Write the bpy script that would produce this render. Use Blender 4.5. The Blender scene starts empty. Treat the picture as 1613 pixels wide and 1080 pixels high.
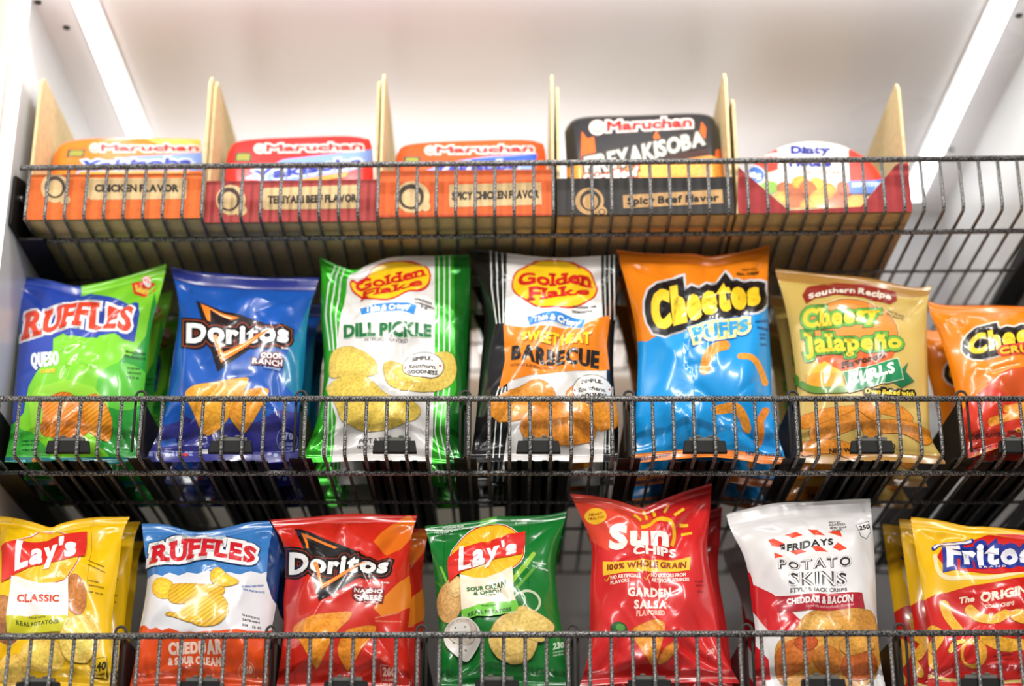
import bpy, bmesh, math, random
import numpy as np
from mathutils import Vector
from mathutils.geometry import tessellate_polygon

SC = bpy.context.scene
COL = SC.collection

# ------------------------------------------------------------------ camera
FPX = 2800.0                      # focal length in pixels of the 1613 px wide frame
PITCH = math.radians(21.6)
CAM = np.array([0.0, -1.78, 0.0])
FWD = np.array([0, math.cos(PITCH), math.sin(PITCH)])
UPV = np.array([0, -math.sin(PITCH), math.cos(PITCH)])
cam_d = bpy.data.cameras.new('camera')
cam_d.sensor_width = 36
cam_d.lens = FPX / 1613 * 36
cam_d.clip_start = 0.05
cam_d.dof.use_dof = True
cam_d.dof.focus_distance = 1.87
cam_d.dof.aperture_fstop = 1.9
cam_o = bpy.data.objects.new('camera', cam_d)
cam_o.location = CAM
cam_o.rotation_euler = (math.pi / 2 + PITCH, 0, 0)
COL.objects.link(cam_o)
SC.camera = cam_o

# ------------------------------------------------------------------ light and exposure
SC.view_settings.view_transform = 'Standard'
SC.view_settings.look = 'None'
SC.view_settings.gamma = 1
SC.view_settings.use_curve_mapping = False
SC.view_settings.exposure = 0.0
wd = bpy.data.worlds.new('store_air')
SC.world = wd
wd.use_nodes = True
wd.node_tree.nodes['Background'].inputs[0].default_value = (1.0, 0.98, 0.96, 1)
wd.node_tree.nodes['Background'].inputs[1].default_value = 0.27


def area(name, loc, target, sx, sy, power, col=(1, 1, 1)):
    d = bpy.data.lights.new(name, 'AREA')
    d.shape = 'RECTANGLE'
    d.size, d.size_y, d.energy, d.color = sx, sy, power, col
    o = bpy.data.objects.new(name, d)
    o.location = loc
    o.rotation_euler = (Vector(target) - Vector(loc)).to_track_quat('-Z', 'Y').to_euler()
    COL.objects.link(o)
    return o


area('store_ceiling_lamp', (-1.2, -2.3, 1.75), (-0.2, 0, 0.6), 0.14, 1.3, 24, (1, .98, .95))
area('store_ceiling_lamp', (1.2, -2.3, 1.75), (0.2, 0, 0.6), 0.14, 1.3, 24, (1, .98, .95))
area('store_ceiling_lamp', (0.0, -2.6, 2.0), (0, 0, 0.5), 1.3, 0.16, 52, (1, .97, .93))
for _k in range(9):
    area('case_front_lamp', (-0.48 + 0.13 * _k, -0.16, 1.22), (-0.48 + 0.13 * _k, 0.02, 0.6), 0.02, 0.02, 0.28, (1, .99, .97))
area('ceiling_fill_front', (0.03, -0.09, 1.085), (0.03, 0.45, 1.02), 1.1, 0.02, 0.75, (1, .99, .98))  # added fill light, no known fixture: brightens the case ceiling from the front
area('ceiling_fill_rear', (-0.05, 0.45, 0.89), (-0.05, 0.2, 1.13), 0.8, 0.11, 2.2, (1, .99, .98))  # added fill hidden behind the trays, lifts the ceiling; not a case fixture
STRIP_GLOW = 4.6


def lin(c):
    r = []
    for v in c:
        v = v / 255.0
        r.append(v / 12.92 if v <= .04045 else ((v + .055) / 1.055) ** 2.4)
    return (r[0], r[1], r[2], 1)


def unproj(px, py, Y):
    """the point of the plane y = Y that the camera sees at a pixel of the photograph"""
    d = FWD + np.array([(px - 806.5) / FPX, 0, 0]) + UPV * ((540 - py) / FPX)
    return CAM + d * ((Y - CAM[1]) / d[1])


def project(P):
    q = P - CAM
    dep = q @ FWD
    return np.stack([806.5 + FPX * q[..., 0] / dep, 540 - FPX * (q @ UPV) / dep], -1)


# ------------------------------------------------------------------ materials
MATS = {}


def base_mat(key, col, rough, metal=0.0, coat=0.0):
    m = bpy.data.materials.new(key)
    m.use_nodes = True
    b = m.node_tree.nodes['Principled BSDF']
    b.inputs['Base Color'].default_value = col
    b.inputs['Roughness'].default_value = rough
    b.inputs['Metallic'].default_value = metal
    b.inputs['Coat Weight'].default_value = coat
    b.inputs['Coat Roughness'].default_value = 0.08
    return m, m.node_tree.nodes, m.node_tree.links, b


def noise(nd, lk, scale, detail=3, vec=None):
    n = nd.new('ShaderNodeTexNoise')
    n.inputs['Scale'].default_value = scale
    n.inputs['Detail'].default_value = detail
    if vec is None:
        t = nd.new('ShaderNodeTexCoord')
        vec = t.outputs['Object']
    lk.new(vec, n.inputs['Vector'])
    return n


def mixramp(nd, lk, fac, c0, c1, p0=.35, p1=.65):
    r = nd.new('ShaderNodeValToRGB')
    r.color_ramp.elements[0].position = p0
    r.color_ramp.elements[1].position = p1
    r.color_ramp.elements[0].color = c0
    r.color_ramp.elements[1].color = c1
    lk.new(fac, r.inputs['Fac'])
    return r


def bump(nd, lk, b, fac, strength, dist=.001):
    u = nd.new('ShaderNodeBump')
    u.inputs['Strength'].default_value = strength
    u.inputs['Distance'].default_value = dist
    lk.new(fac, u.inputs['Height'])
    lk.new(u.outputs['Normal'], b.inputs['Normal'])


def M(kind, c):
    key = '%s_%d_%d_%d' % (kind, c[0], c[1], c[2])
    if key in MATS:
        return MATS[key]
    col = lin(c)
    if kind == 'film':                      # printed glossy packet film
        m, nd, lk, b = base_mat(key, col, .23, 0, .35)
        n = noise(nd, lk, 42, 3)
        bump(nd, lk, b, n.outputs['Fac'], .2, .0018)
    elif kind == 'foil':
        m, nd, lk, b = base_mat(key, col, .24, .45, .4)
        n = noise(nd, lk, 55, 4)
        bump(nd, lk, b, n.outputs['Fac'], .45, .0016)
    elif kind == 'food':                    # printed picture of chips
        m, nd, lk, b = base_mat(key, col, .27, 0, .35)
        n = noise(nd, lk, 330, 4)
        d = tuple(v * .80 for v in col[:3]) + (1,)
        l = tuple(min(1, v * 1.12 + .01) for v in col[:3]) + (1,)
        r = mixramp(nd, lk, n.outputs['Fac'], d, l, .34, .60)
        lk.new(r.outputs[0], b.inputs['Base Color'])
        n2 = noise(nd, lk, 42, 3)
        bump(nd, lk, b, n2.outputs['Fac'], .2, .0018)
    elif kind == 'ridge':                   # printed picture of a ridged chip
        m, nd, lk, b = base_mat(key, col, .27, 0, .35)
        t = nd.new('ShaderNodeTexCoord')
        mp = nd.new('ShaderNodeMapping')
        mp.inputs['Rotation'].default_value = (0, math.radians(38), 0)
        lk.new(t.outputs['Object'], mp.inputs['Vector'])
        w = nd.new('ShaderNodeTexWave')
        w.inputs['Scale'].default_value = 75
        w.inputs['Distortion'].default_value = 1.2
        w.bands_direction = 'Z'
        lk.new(mp.outputs[0], w.inputs['Vector'])
        d = tuple(v * .66 for v in col[:3]) + (1,)
        r = mixramp(nd, lk, w.outputs['Fac'], d, col, .2, .75)
        lk.new(r.outputs[0], b.inputs['Base Color'])
    elif kind == 'card':                    # corrugated board
        m, nd, lk, b = base_mat(key, col, .75)
        n = noise(nd, lk, 140, 5)
        d = tuple(v * .82 for v in col[:3]) + (1,)
        r = mixramp(nd, lk, n.outputs['Fac'], d, col, .3, .6)
        lk.new(r.outputs[0], b.inputs['Base Color'])
    elif kind == 'white':                   # enamelled sheet steel
        m, nd, lk, b = base_mat(key, col, .3, 0, .0)
        n = noise(nd, lk, 4, 2)
        r = mixramp(nd, lk, n.outputs['Fac'], (.29, .29, .29, 1), (.36, .36, .36, 1))
        lk.new(r.outputs[0], b.inputs['Roughness'])
    elif kind == 'gloss':                   # polished ceiling sheet
        m, nd, lk, b = base_mat(key, col, .13, 0, .0)
        b.inputs['Specular IOR Level'].default_value = .22
        n = noise(nd, lk, 3, 2)
        r = mixramp(nd, lk, n.outputs['Fac'], (.27, .27, .27, 1), (.33, .33, .33, 1))
        lk.new(r.outputs[0], b.inputs['Roughness'])
    elif kind == 'plastic':
        m, nd, lk, b = base_mat(key, col, .55)
        b.inputs['Specular IOR Level'].default_value = .22
        n = noise(nd, lk, 300, 2)
        bump(nd, lk, b, n.outputs['Fac'], .12, .0005)
    elif kind == 'hammer':                  # silver-vein hammertone paint
        m, nd, lk, b = base_mat(key, col, .4, .35)
        n = noise(nd, lk, 850, 2)
        r = mixramp(nd, lk, n.outputs['Fac'], (.012, .011, .010, 1), (.46, .44, .42, 1), .46, .64)
        lk.new(r.outputs[0], b.inputs['Base Color'])
        bump(nd, lk, b, n.outputs['Fac'], .6, .0008)
    elif kind == 'metal':
        m, nd, lk, b = base_mat(key, col, .3, .9)
        n = noise(nd, lk, 200, 2)
        bump(nd, lk, b, n.outputs['Fac'], .08, .0005)
    elif kind == 'glow':
        m = bpy.data.materials.new(key)
        m.use_nodes = True
        nd, lk = m.node_tree.nodes, m.node_tree.links
        nd.clear()
        e = nd.new('ShaderNodeEmission')
        e.inputs[0].default_value = col
        e.inputs[1].default_value = STRIP_GLOW
        o = nd.new('ShaderNodeOutputMaterial')
        lk.new(e.outputs[0], o.inputs[0])
    MATS[key] = m
    return m


# ------------------------------------------------------------------ objects
def tag(o, label=None, cat=None, group=None, kind=None):
    if label: o['label'] = label
    if cat: o['category'] = cat
    if group: o['group'] = group
    if kind: o['kind'] = kind
    return o


def empty(name, loc, label, cat, group=None):
    o = bpy.data.objects.new(name, None)
    o.location = loc
    o.empty_display_size = .02
    COL.objects.link(o)
    return tag(o, label, cat, group)


def mesh_obj(name, V, F, mats, parent=None, midx=None, normals=None, smooth=False, origin=None):
    """one mesh object from world coordinates, parented to its thing"""
    og = np.array(parent.location if parent is not None else (origin if origin is not None else (0, 0, 0)), float)
    pp = parent
    if pp is not None and pp.parent is not None:
        og = og + np.array(pp.parent.location)
    V = np.asarray(V, float) - og
    me = bpy.data.meshes.new(name)
    me.from_pydata(V.tolist(), [], F)
    for m in (mats if isinstance(mats, (list, tuple)) else [mats]):
        me.materials.append(m)
    if midx is not None:
        me.polygons.foreach_set('material_index', midx)
    if smooth or normals is not None:
        me.polygons.foreach_set('use_smooth', [True] * len(me.polygons))
    me.update()
    if normals is not None:
        me.normals_split_custom_set_from_vertices(np.asarray(normals).tolist())
    o = bpy.data.objects.new(name, me)
    if parent is None and origin is not None:
        o.location = origin
    COL.objects.link(o)
    o.parent = parent
    return o


class MB:
    """collects boxes, tubes and prisms for one mesh"""

    def __init__(s):
        s.V, s.F = [], []

    def add(s, V, F):
        n = len(s.V)
        s.V += [tuple(map(float, v)) for v in V]
        s.F += [tuple(i + n for i in f) for f in F]
        return s

    def box(s, x0, x1, y0, y1, z0, z1):
        V = [(x, y, z) for x in (x0, x1) for y in (y0, y1) for z in (z0, z1)]
        return s.add(V, [(0, 1, 3, 2), (4, 6, 7, 5), (0, 4, 5, 1), (2, 3, 7, 6), (0, 2, 6, 4), (1, 5, 7, 3)])

    def prism(s, pts, d):
        """polygon of 3D points pushed along d"""
        n = len(pts)
        A = [np.array(p, float) for p in pts]
        V = A + [p + np.array(d, float) for p in A]
        F = [tuple(range(n - 1, -1, -1)), tuple(range(n, 2 * n))]
        F += [(i, (i + 1) % n, n + (i + 1) % n, n + i) for i in range(n)]
        return s.add(V, F)

    def tube(s, pts, r, seg=8, cap=True):
        P = [np.array(p, float) for p in pts]
        n = len(P)
        V, F = [], []
        prev = None
        for i in range(n):
            d = (P[min(i + 1, n - 1)] - P[max(i - 1, 0)])
            d = d / np.linalg.norm(d)
            if prev is None:
                a = np.array([0, 0, 1.0]) if abs(d[2]) < .9 else np.array([1.0, 0, 0])
            else:
                a = prev
            a = a - d * (a @ d)
            a = a / np.linalg.norm(a)
            prev = a
            b = np.cross(d, a)
            for k in range(seg):
                t = 2 * math.pi * k / seg
                V.append(P[i] + r * (math.cos(t) * a + math.sin(t) * b))
        for i in range(n - 1):
            for k in range(seg):
                F.append((i * seg + k, i * seg + (k + 1) % seg, (i + 1) * seg + (k + 1) % seg, (i + 1) * seg + k))
        if cap:
            F.append(tuple(range(seg - 1, -1, -1)))
            F.append(tuple((n - 1) * seg + k for k in range(seg)))
        return s.add(V, F)

    def build(s, name, mat, parent=None, smooth=False, origin=None, bevel=0):
        o = mesh_obj(name, s.V, s.F, mat, parent, origin=origin, smooth=smooth)
        bm = bmesh.new()
        bm.from_mesh(o.data)
        if bevel:
            bmesh.ops.bevel(bm, geom=bm.edges[:], offset=bevel, segments=2, affect='EDGES', profile=.5)
        bmesh.ops.recalc_face_normals(bm, faces=bm.faces[:])
        bm.to_mesh(o.data)
        bm.free()
        return o


def copy_tree(o, parent=None):
    c = o.copy()
    COL.objects.link(c)
    c.parent = parent
    for ch in [x for x in o.children]:
        copy_tree(ch, c)
    return c


# ------------------------------------------------------------------ lettering
GL = {}
SERIFS = {  # (x as a share of the glyph's width, height: 0 baseline, 1 cap line, .66 x-height, -.28 descender)
    'R': [(.12, 0), (.9, 0), (.12, 1)], 'F': [(.15, 0)], 'L': [(.15, 1)], 'U': [(.1, 1), (.9, 1)], 'G': [], 'l': [(.5, 0), (.3, 1)],
    'd': [(.85, 1), (.95, 0)], 'k': [(.12, 0), (.9, 0), (.05, 1)], 'n': [(.12, 0), (.88, 0), (.05, .66)], 'J': [(.5, 1)], 'h': [(.12, 0), (.88, 0), (.05, 1)],
    'p': [(.12, -.3), (.05, .66)], 'y': [(.08, .66), (.92, .66)], 'r': [(.2, 0)], 'E': [], 'S': [], 'i': [(.5, 0)], 'u': [(.06, .66), (.95, 0)], 'v': [(.1, .66), (.9, .66)]}


def glyph(ch):
    if ch in GL:
        return GL[ch]
    cu = bpy.data.curves.new('g', 'FONT')
    cu.body = ch
    cu.size = 1
    cu.resolution_u = 3
    o = bpy.data.objects.new('g', cu)
    COL.objects.link(o)
    bpy.context.view_layer.update()
    me = bpy.data.meshes.new_from_object(o.evaluated_get(bpy.context.evaluated_depsgraph_get()))
    V = np.array([v.co[:2] for v in me.vertices]).reshape(-1, 2)
    T = []
    for p in me.polygons:
        vs = list(p.vertices)
        for k in range(1, len(vs) - 1):
            T.append((vs[0], vs[k], vs[k + 1]))
    bpy.data.objects.remove(o)
    bpy.data.meshes.remove(me)
    bpy.data.curves.remove(cu)
    if len(V):                              # merge doubled points so that outlines close
        key, idx, out = {}, [], []
        for v in V:
            k = (round(v[0], 5), round(v[1], 5))
            if k not in key:
                key[k] = len(out)
                out.append(v)
            idx.append(key[k])
        V = np.array(out)
        T = [tuple(idx[i] for i in t) for t in T]
        T = [t for t in T if len(set(t)) == 3]
        T = [t if np.cross(V[t[1]] - V[t[0]], V[t[2]] - V[t[0]]) > 0 else (t[0], t[2], t[1]) for t in T]
    GL[ch] = (V, T)
    return GL[ch]


CAP = glyph('H')[0][:, 1].max()


def outward(V, T):
    """unit-ish mitre direction of each outline point of a triangulated shape"""
    E = {}
    for t in T:
        for a, b in ((t[0], t[1]), (t[1], t[2]), (t[2], t[0])):
            E[(a, b)] = E.get((a, b), 0) + 1
    N = np.zeros_like(V)
    C = np.zeros(len(V))
    for (a, b) in E:
        if (b, a) in E:
            continue
        d = V[b] - V[a]
        L = np.hypot(*d)
        if L < 1e-9:
            continue
        n = np.array([d[1], -d[0]]) / L
        N[a] += n
        N[b] += n
        C[a] += 1
        C[b] += 1
    L = np.hypot(N[:, 0], N[:, 1])
    ok = L > 1e-6
    N[ok] /= L[ok][:, None]
    cosh = np.where(C > 0, L / np.maximum(C, 1), 1)
    N *= (1 / np.clip(cosh, .62, 1))[:, None]
    return N


def layout(s, serif, gap=.09, space=.34, raw=False):
    """[(V, T)] of a string: baseline 0, cap height 1, total width 0..1"""
    x = 0
    items = []
    for ch in s:
        if ch == ' ':
            x += space
            continue
        V, T = glyph(ch)
        V = V / CAP
        w0, w1 = V[:, 0].min(), V[:, 0].max()
        W = w1 - w0
        V = V - [w0, 0] + [x, 0]
        items.append((V, T))
        if serif:
            for fx, fy in SERIFS.get(ch, []):
                hw, th = .17, .085
                cx = x + W * fx
                y0 = fy if fy <= 0 else fy - th
                q = np.array([(cx - hw, y0), (cx + hw, y0), (cx + hw, y0 + th), (cx - hw, y0 + th)])
                items.append((q, [(0, 1, 2), (0, 2, 3)]))
        x += W + gap
    tot = x - gap
    if raw:
        return tot
    return [(V / [tot, 1], T) for V, T in items]


class Art:
    """printed artwork, drawn in the pixels of the photograph (through a zoomed crop's origin and scale)"""

    def __init__(s, ox=0, oy=0, sc=1.0, kind='film'):
        s.o, s.s, s.kind = np.array([ox, oy], float), sc, kind
        s.items = []                       # (material, [polygon Nx2], layer)
        s.boxes = []

    def c(s, pts):
        return np.asarray(pts, float) / s.s + s.o

    def put(s, mat, polys, lo=None):
        if not polys:
            return
        A = np.vstack(polys)
        b = (A[:, 0].min(), A[:, 1].min(), A[:, 0].max(), A[:, 1].max())
        L = 0
        for (q, l) in s.boxes:
            if q[0] < b[2] and q[2] > b[0] and q[1] < b[3] and q[3] > b[1]:
                L = max(L, l)
        s.boxes.append((b, L + 1))
        s.items.append((mat, polys, L + 1))

    def shape(s, mat, V, T, w):
        if w:
            V = V + outward(V, T) * w
        return [V[list(t)] for t in T]

    def p(s, col, pts, out=(), kind=None, w=0, soft=0):
        V = s.c(pts)
        for _ in range(soft):
            W = np.roll(V, -1, axis=0)
            V = np.stack([V * .75 + W * .25, V * .25 + W * .75], 1).reshape(-1, 2)
        pic = kind in ('food', 'ridge')
        if pic and len(V) < 20:              # pictured chips have rounded corners
            for cut in (.22, .25):
                W = np.roll(V, -1, axis=0)
                V = np.stack([V * (1 - cut) + W * cut, V * cut + W * (1 - cut)], 1).reshape(-1, 2)
        T = [tuple(t) for t in tessellate_polygon([[Vector((x, y, 0)) for x, y in V]])]
        T = [t if np.cross(V[t[1]] - V[t[0]], V[t[2]] - V[t[0]]) > 0 else (t[0], t[2], t[1]) for t in T]
        for oc, ow in out:
            s.put(M(s.kind, oc), s.shape(None, V, T, ow / s.s))
        if pic:
            s.put(M(kind, tuple(int(c * .84) for c in col)), s.shape(None, V, T, .9))
        s.put(M(kind or s.kind, col), s.shape(None, V, T, w / s.s))
        if pic:
            c0 = V.mean(0)
            s.put(M(kind, tuple(min(255, int(c * 1.05 + 6)) for c in col)), s.shape(None, c0 + (V - c0) * .66 - [0, 1.5], T, 0))

    def e(s, col, cx, cy, rx, ry, rot=0, out=(), kind=None, n=28):
        t = np.linspace(0, 2 * math.pi, n, endpoint=False)
        x, y = rx * np.cos(t), ry * np.sin(t)
        r = math.radians(rot)
        s.p(col, np.stack([cx + x * math.cos(r) - y * math.sin(r), cy + x * math.sin(r) + y * math.cos(r)], 1), out, kind)

    def l(s, col, pts, w, kind=None, out=(), taper=False, smooth=0):
        P = np.asarray(pts, float)
        for _ in range(smooth):
            Q = [P[0]]
            for i in range(len(P) - 1):
                Q += [P[i] * .75 + P[i + 1] * .25, P[i] * .25 + P[i + 1] * .75]
            P = np.array(Q + [P[-1]])
        P = s.c(P)
        for c_, w_ in list(out) + [(col, 0)]:
            hw = (w / 2 + w_) / s.s
            polys = []
            n = len(P)
            D = np.gradient(P, axis=0)
            D /= np.maximum(np.hypot(D[:, 0], D[:, 1]), 1e-9)[:, None]
            N = np.stack([-D[:, 1], D[:, 0]], 1)
            for i in range(n - 1):
                h0 = hw * (1 - i / (n - 1)) if taper else hw
                h1 = hw * (1 - (i + 1) / (n - 1)) if taper else hw
                polys.append(np.array([P[i] + N[i] * h0, P[i + 1] + N[i + 1] * h1, P[i + 1] - N[i + 1] * h1, P[i] - N[i] * h0]))
            if hw > 3 and not taper:         # rounded ends
                for q, d in ((P[0], -D[0]), (P[-1], D[-1])):
                    a0 = math.atan2(d[1], d[0])
                    t = np.linspace(a0 - math.pi / 2, a0 + math.pi / 2, 9)
                    polys.append(np.stack([q[0] + hw * np.cos(t), q[1] + hw * np.sin(t)], 1))
            s.put(M((kind if w_ == 0 else None) or s.kind, c_), polys)

    def t(s, txt, quad, col, bold=0, out=(), serif=False, arc=(0, 0), gap=.09, kind=None, sh=None, fat=.066):
        q = s.c(quad)
        if len(quad) == 2:                   # TL and BR of an upright box
            q = np.array([q[0], [q[1][0], q[0][1]], q[1], [q[0][0], q[1][1]]])
        glyphs = []
        wpx = np.hypot(*(q[2] - q[3]))
        hpx = (np.hypot(*(q[3] - q[0])) + np.hypot(*(q[2] - q[1]))) / 2
        bold = min(bold, fat * hpx * s.s)
        nat = layout(txt, serif, gap, raw=True)
        g2 = gap * .7 + (1.75 * bold / s.s) * nat / wpx
        for V, T in layout(txt, serif, g2):
            bw, bh = max(bold, 0) / s.s / wpx, max(bold, 0) / s.s / hpx
            u, v = V[:, 0:1] * (1 - 2 * bw) + bw, V[:, 1:2] * (1 - 2 * bh) + bh
            top = q[0] * (1 - u) + q[1] * u
            bot = q[3] * (1 - u) + q[2] * u
            b = 4 * u * (1 - u) / s.s
            top = top + np.hstack([0 * b, b * arc[0]])
            bot = bot + np.hstack([0 * b, b * arc[1]])
            X = bot * (1 - v) + top * v
            T2 = [t if np.cross(X[t[1]] - X[t[0]], X[t[2]] - X[t[0]]) > 0 else (t[0], t[2], t[1]) for t in T]
            glyphs.append((X, T2))
        if sh:                               # printed drop letters: colour, dx, dy, extra width
            s.put(M(s.kind, sh[0]), [pl + np.array(sh[1:3]) / s.s for X, T in glyphs for pl in s.shape(None, X, T, (bold + sh[3]) / s.s)])
        for oc, ow in out:
            s.put(M(s.kind, oc), [pl for X, T in glyphs for pl in s.shape(None, X, T, (bold + ow) / s.s)])
        s.put(M(kind or s.kind, col), [pl for X, T in glyphs for pl in s.shape(None, X, T, bold / s.s)])


# ------------------------------------------------------------------ curved printed sheets
def split_family(polys, f):
    out = []
    for p in polys:
        t = [f(v) for v in p]
        lo, hi = min(t), max(t)
        k = math.floor(lo + 1e-7) + 1
        if k >= hi - 1e-7:
            out.append(p)
            continue
        cur, ct = p, t
        while k < hi - 1e-7 and len(cur) >= 3:
            A, B, Bt = [], [], []
            n = len(cur)
            for i in range(n):
                v, tv = cur[i], ct[i]
                w, tw = cur[(i + 1) % n], ct[(i + 1) % n]
                if tv <= k:
                    A.append(v)
                if tv >= k:
                    B.append(v)
                    Bt.append(tv)
                if (tv < k < tw) or (tw < k < tv):
                    r = (k - tv) / (tw - tv)
                    x = (v[0] + (w[0] - v[0]) * r, v[1] + (w[1] - v[1]) * r)
                    A.append(x)
                    B.append(x)
                    Bt.append(k)
            if len(A) >= 3:
                out.append(A)
            cur, ct = B, Bt
            k += 1
        if len(cur) >= 3:
            out.append(cur)
    return out


def halfplane(polys, f):
    """keep the part where f >= 0"""
    out = []
    for p in polys:
        t = [f(v) for v in p]
        if min(t) >= 0:
            out.append(p)
            continue
        if max(t) <= 0:
            continue
        A = []
        n = len(p)
        for i in range(n):
            v, tv = p[i], t[i]
            w, tw = p[(i + 1) % n], t[(i + 1) % n]
            if tv >= 0:
                A.append(v)
            if (tv < 0 < tw) or (tw < 0 < tv):
                r = tv / (tv - tw)
                A.append((v[0] + (w[0] - v[0]) * r, v[1] + (w[1] - v[1]) * r))
        if len(A) >= 3:
            out.append(A)
    return out


class Sheet:
    """a grid surface P[row, column] (rows run downwards) that artwork can be laid on"""

    def __init__(s, P, Psmooth=None):
        s.P = P
        s.NV, s.NU = P.shape[0] - 1, P.shape[1] - 1
        s.S = Psmooth if Psmooth is not None else P
        du = np.gradient(P, axis=1)
        dv = np.gradient(P, axis=0)
        n = np.cross(du, dv)
        n /= np.maximum(np.linalg.norm(n, axis=2), 1e-12)[..., None]
        view = CAM - P
        if (n * view).sum(2).mean() < 0:
            n = -n
        s.N = n

    def bil(s, G, ab):
        a, b = ab[:, 0], ab[:, 1]
        i = np.clip(np.floor(a).astype(int), 0, s.NU - 1)
        j = np.clip(np.floor(b).astype(int), 0, s.NV - 1)
        x, y = (a - i)[:, None], (b - j)[:, None]
        return (G[j, i] * (1 - x) + G[j, i + 1] * x) * (1 - y) + (G[j + 1, i] * (1 - x) + G[j + 1, i + 1] * x) * y

    def tri(s, G, ab):
        """linear on the two triangles of each cell, so that print lies exactly on the film"""
        a, b = ab[:, 0], ab[:, 1]
        i = np.clip(np.floor(a).astype(int), 0, s.NU - 1)
        j = np.clip(np.floor(b).astype(int), 0, s.NV - 1)
        x, y = (a - i)[:, None], (b - j)[:, None]
        g00, g10, g01, g11 = G[j, i], G[j, i + 1], G[j + 1, i], G[j + 1, i + 1]
        lowr = g00 + (g10 - g00) * x + (g01 - g00) * y
        up = g11 + (g01 - g11) * (1 - x) + (g10 - g11) * (1 - y)
        return np.where(x + y <= 1, lowr, up)

    def invert(s, px):
        """grid coordinates of the surface point seen at each pixel"""
        st = max(1, s.NU // 12)
        st2 = max(1, s.NV // 16)
        jj, ii = np.meshgrid(np.arange(0, s.NV + 1, st2), np.arange(0, s.NU + 1, st), indexing='ij')
        Q = project(s.S[jj, ii]).reshape(-1, 2)
        near = ((px[:, None, :] - Q[None]) ** 2).sum(2).argmin(1)
        ab = np.stack([ii.ravel()[near], jj.ravel()[near]], 1).astype(float)
        e = .35
        for _ in range(14):
            r = px - project(s.bil(s.S, ab))
            Ja = (project(s.bil(s.S, ab + [e, 0])) - project(s.bil(s.S, ab - [e, 0]))) / (2 * e)
            Jb = (project(s.bil(s.S, ab + [0, e])) - project(s.bil(s.S, ab - [0, e]))) / (2 * e)
            det = Ja[:, 0] * Jb[:, 1] - Ja[:, 1] * Jb[:, 0]
            det = np.where(np.abs(det) < 1e-3, 1e-3, det)
            da = (r[:, 0] * Jb[:, 1] - r[:, 1] * Jb[:, 0]) / det
            db = (Ja[:, 0] * r[:, 1] - Ja[:, 1] * r[:, 0]) / det
            ab = ab + np.clip(np.stack([da, db], 1), -4, 4) * .9
        return ab

    def lay(s, art, eps=.00013):
        """pieces of artwork: list of (material, grid polygons, layer)"""
        res = []
        for mat, polys, layer in art.items:
            fine = []
            for p in polys:                  # long edges get extra points so that they follow the bulge
                q = []
                n = len(p)
                for k in range(n):
                    v, w = p[k], p[(k + 1) % n]
                    m = max(1, int(np.hypot(*(w - v)) / 14)) if s.NU > 1 else 1
                    for t in range(m):
                        q.append(v + (w - v) * t / m)
                fine.append(np.array(q))
            cnt = [len(p) for p in fine]
            ab = s.invert(np.vstack(fine))
            L, k = [], 0
            for c in cnt:
                L.append([tuple(v) for v in ab[k:k + c].tolist()])
                k += c
            for f in (lambda v: v[0], lambda v: s.NU - v[0], lambda v: v[1], lambda v: s.NV - v[1]):
                L = halfplane(L, f)
            L = split_family(L, lambda v: v[0])
            L = split_family(L, lambda v: v[1])
            L = split_family(L, lambda v: v[0] + v[1])
            res.append((mat, L, layer * eps))
        return res


def eval_pieces(sh, L, off):
    """3D points and normals of grid polygons, nudged inside their own triangle when sampled"""
    pts, nrm, faces, k = [], [], [], 0
    AB, CT = [], []
    for p in L:
        c = np.mean(p, axis=0)
        for v in p:
            AB.append(v)
            CT.append(c)
        ar = sum(p[q - 1][0] * p[q][1] - p[q][0] * p[q - 1][1] for q in range(len(p)))
        ix = list(range(k, k + len(p)))
        faces.append(ix[::-1] if ar > 0 else ix)
        k += len(p)
    AB, CT = np.array(AB), np.array(CT)
    i = np.clip(np.floor(CT[:, 0]).astype(int), 0, sh.NU - 1)
    j = np.clip(np.floor(CT[:, 1]).astype(int), 0, sh.NV - 1)
    low = ((CT[:, 0] - i) + (CT[:, 1] - j) <= 1)[:, None]
    x, y = (AB[:, 0] - i)[:, None], (AB[:, 1] - j)[:, None]

    def ev(G):
        g00, g10, g01, g11 = G[j, i], G[j, i + 1], G[j + 1, i], G[j + 1, i + 1]
        return np.where(low, g00 + (g10 - g00) * x + (g01 - g00) * y, g11 + (g01 - g11) * (1 - x) + (g10 - g11) * (1 - y))
    P, N = ev(sh.P), ev(sh.N)
    N = N / np.maximum(np.linalg.norm(N, axis=1), 1e-9)[:, None]
    return P + N * off, N, faces


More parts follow.
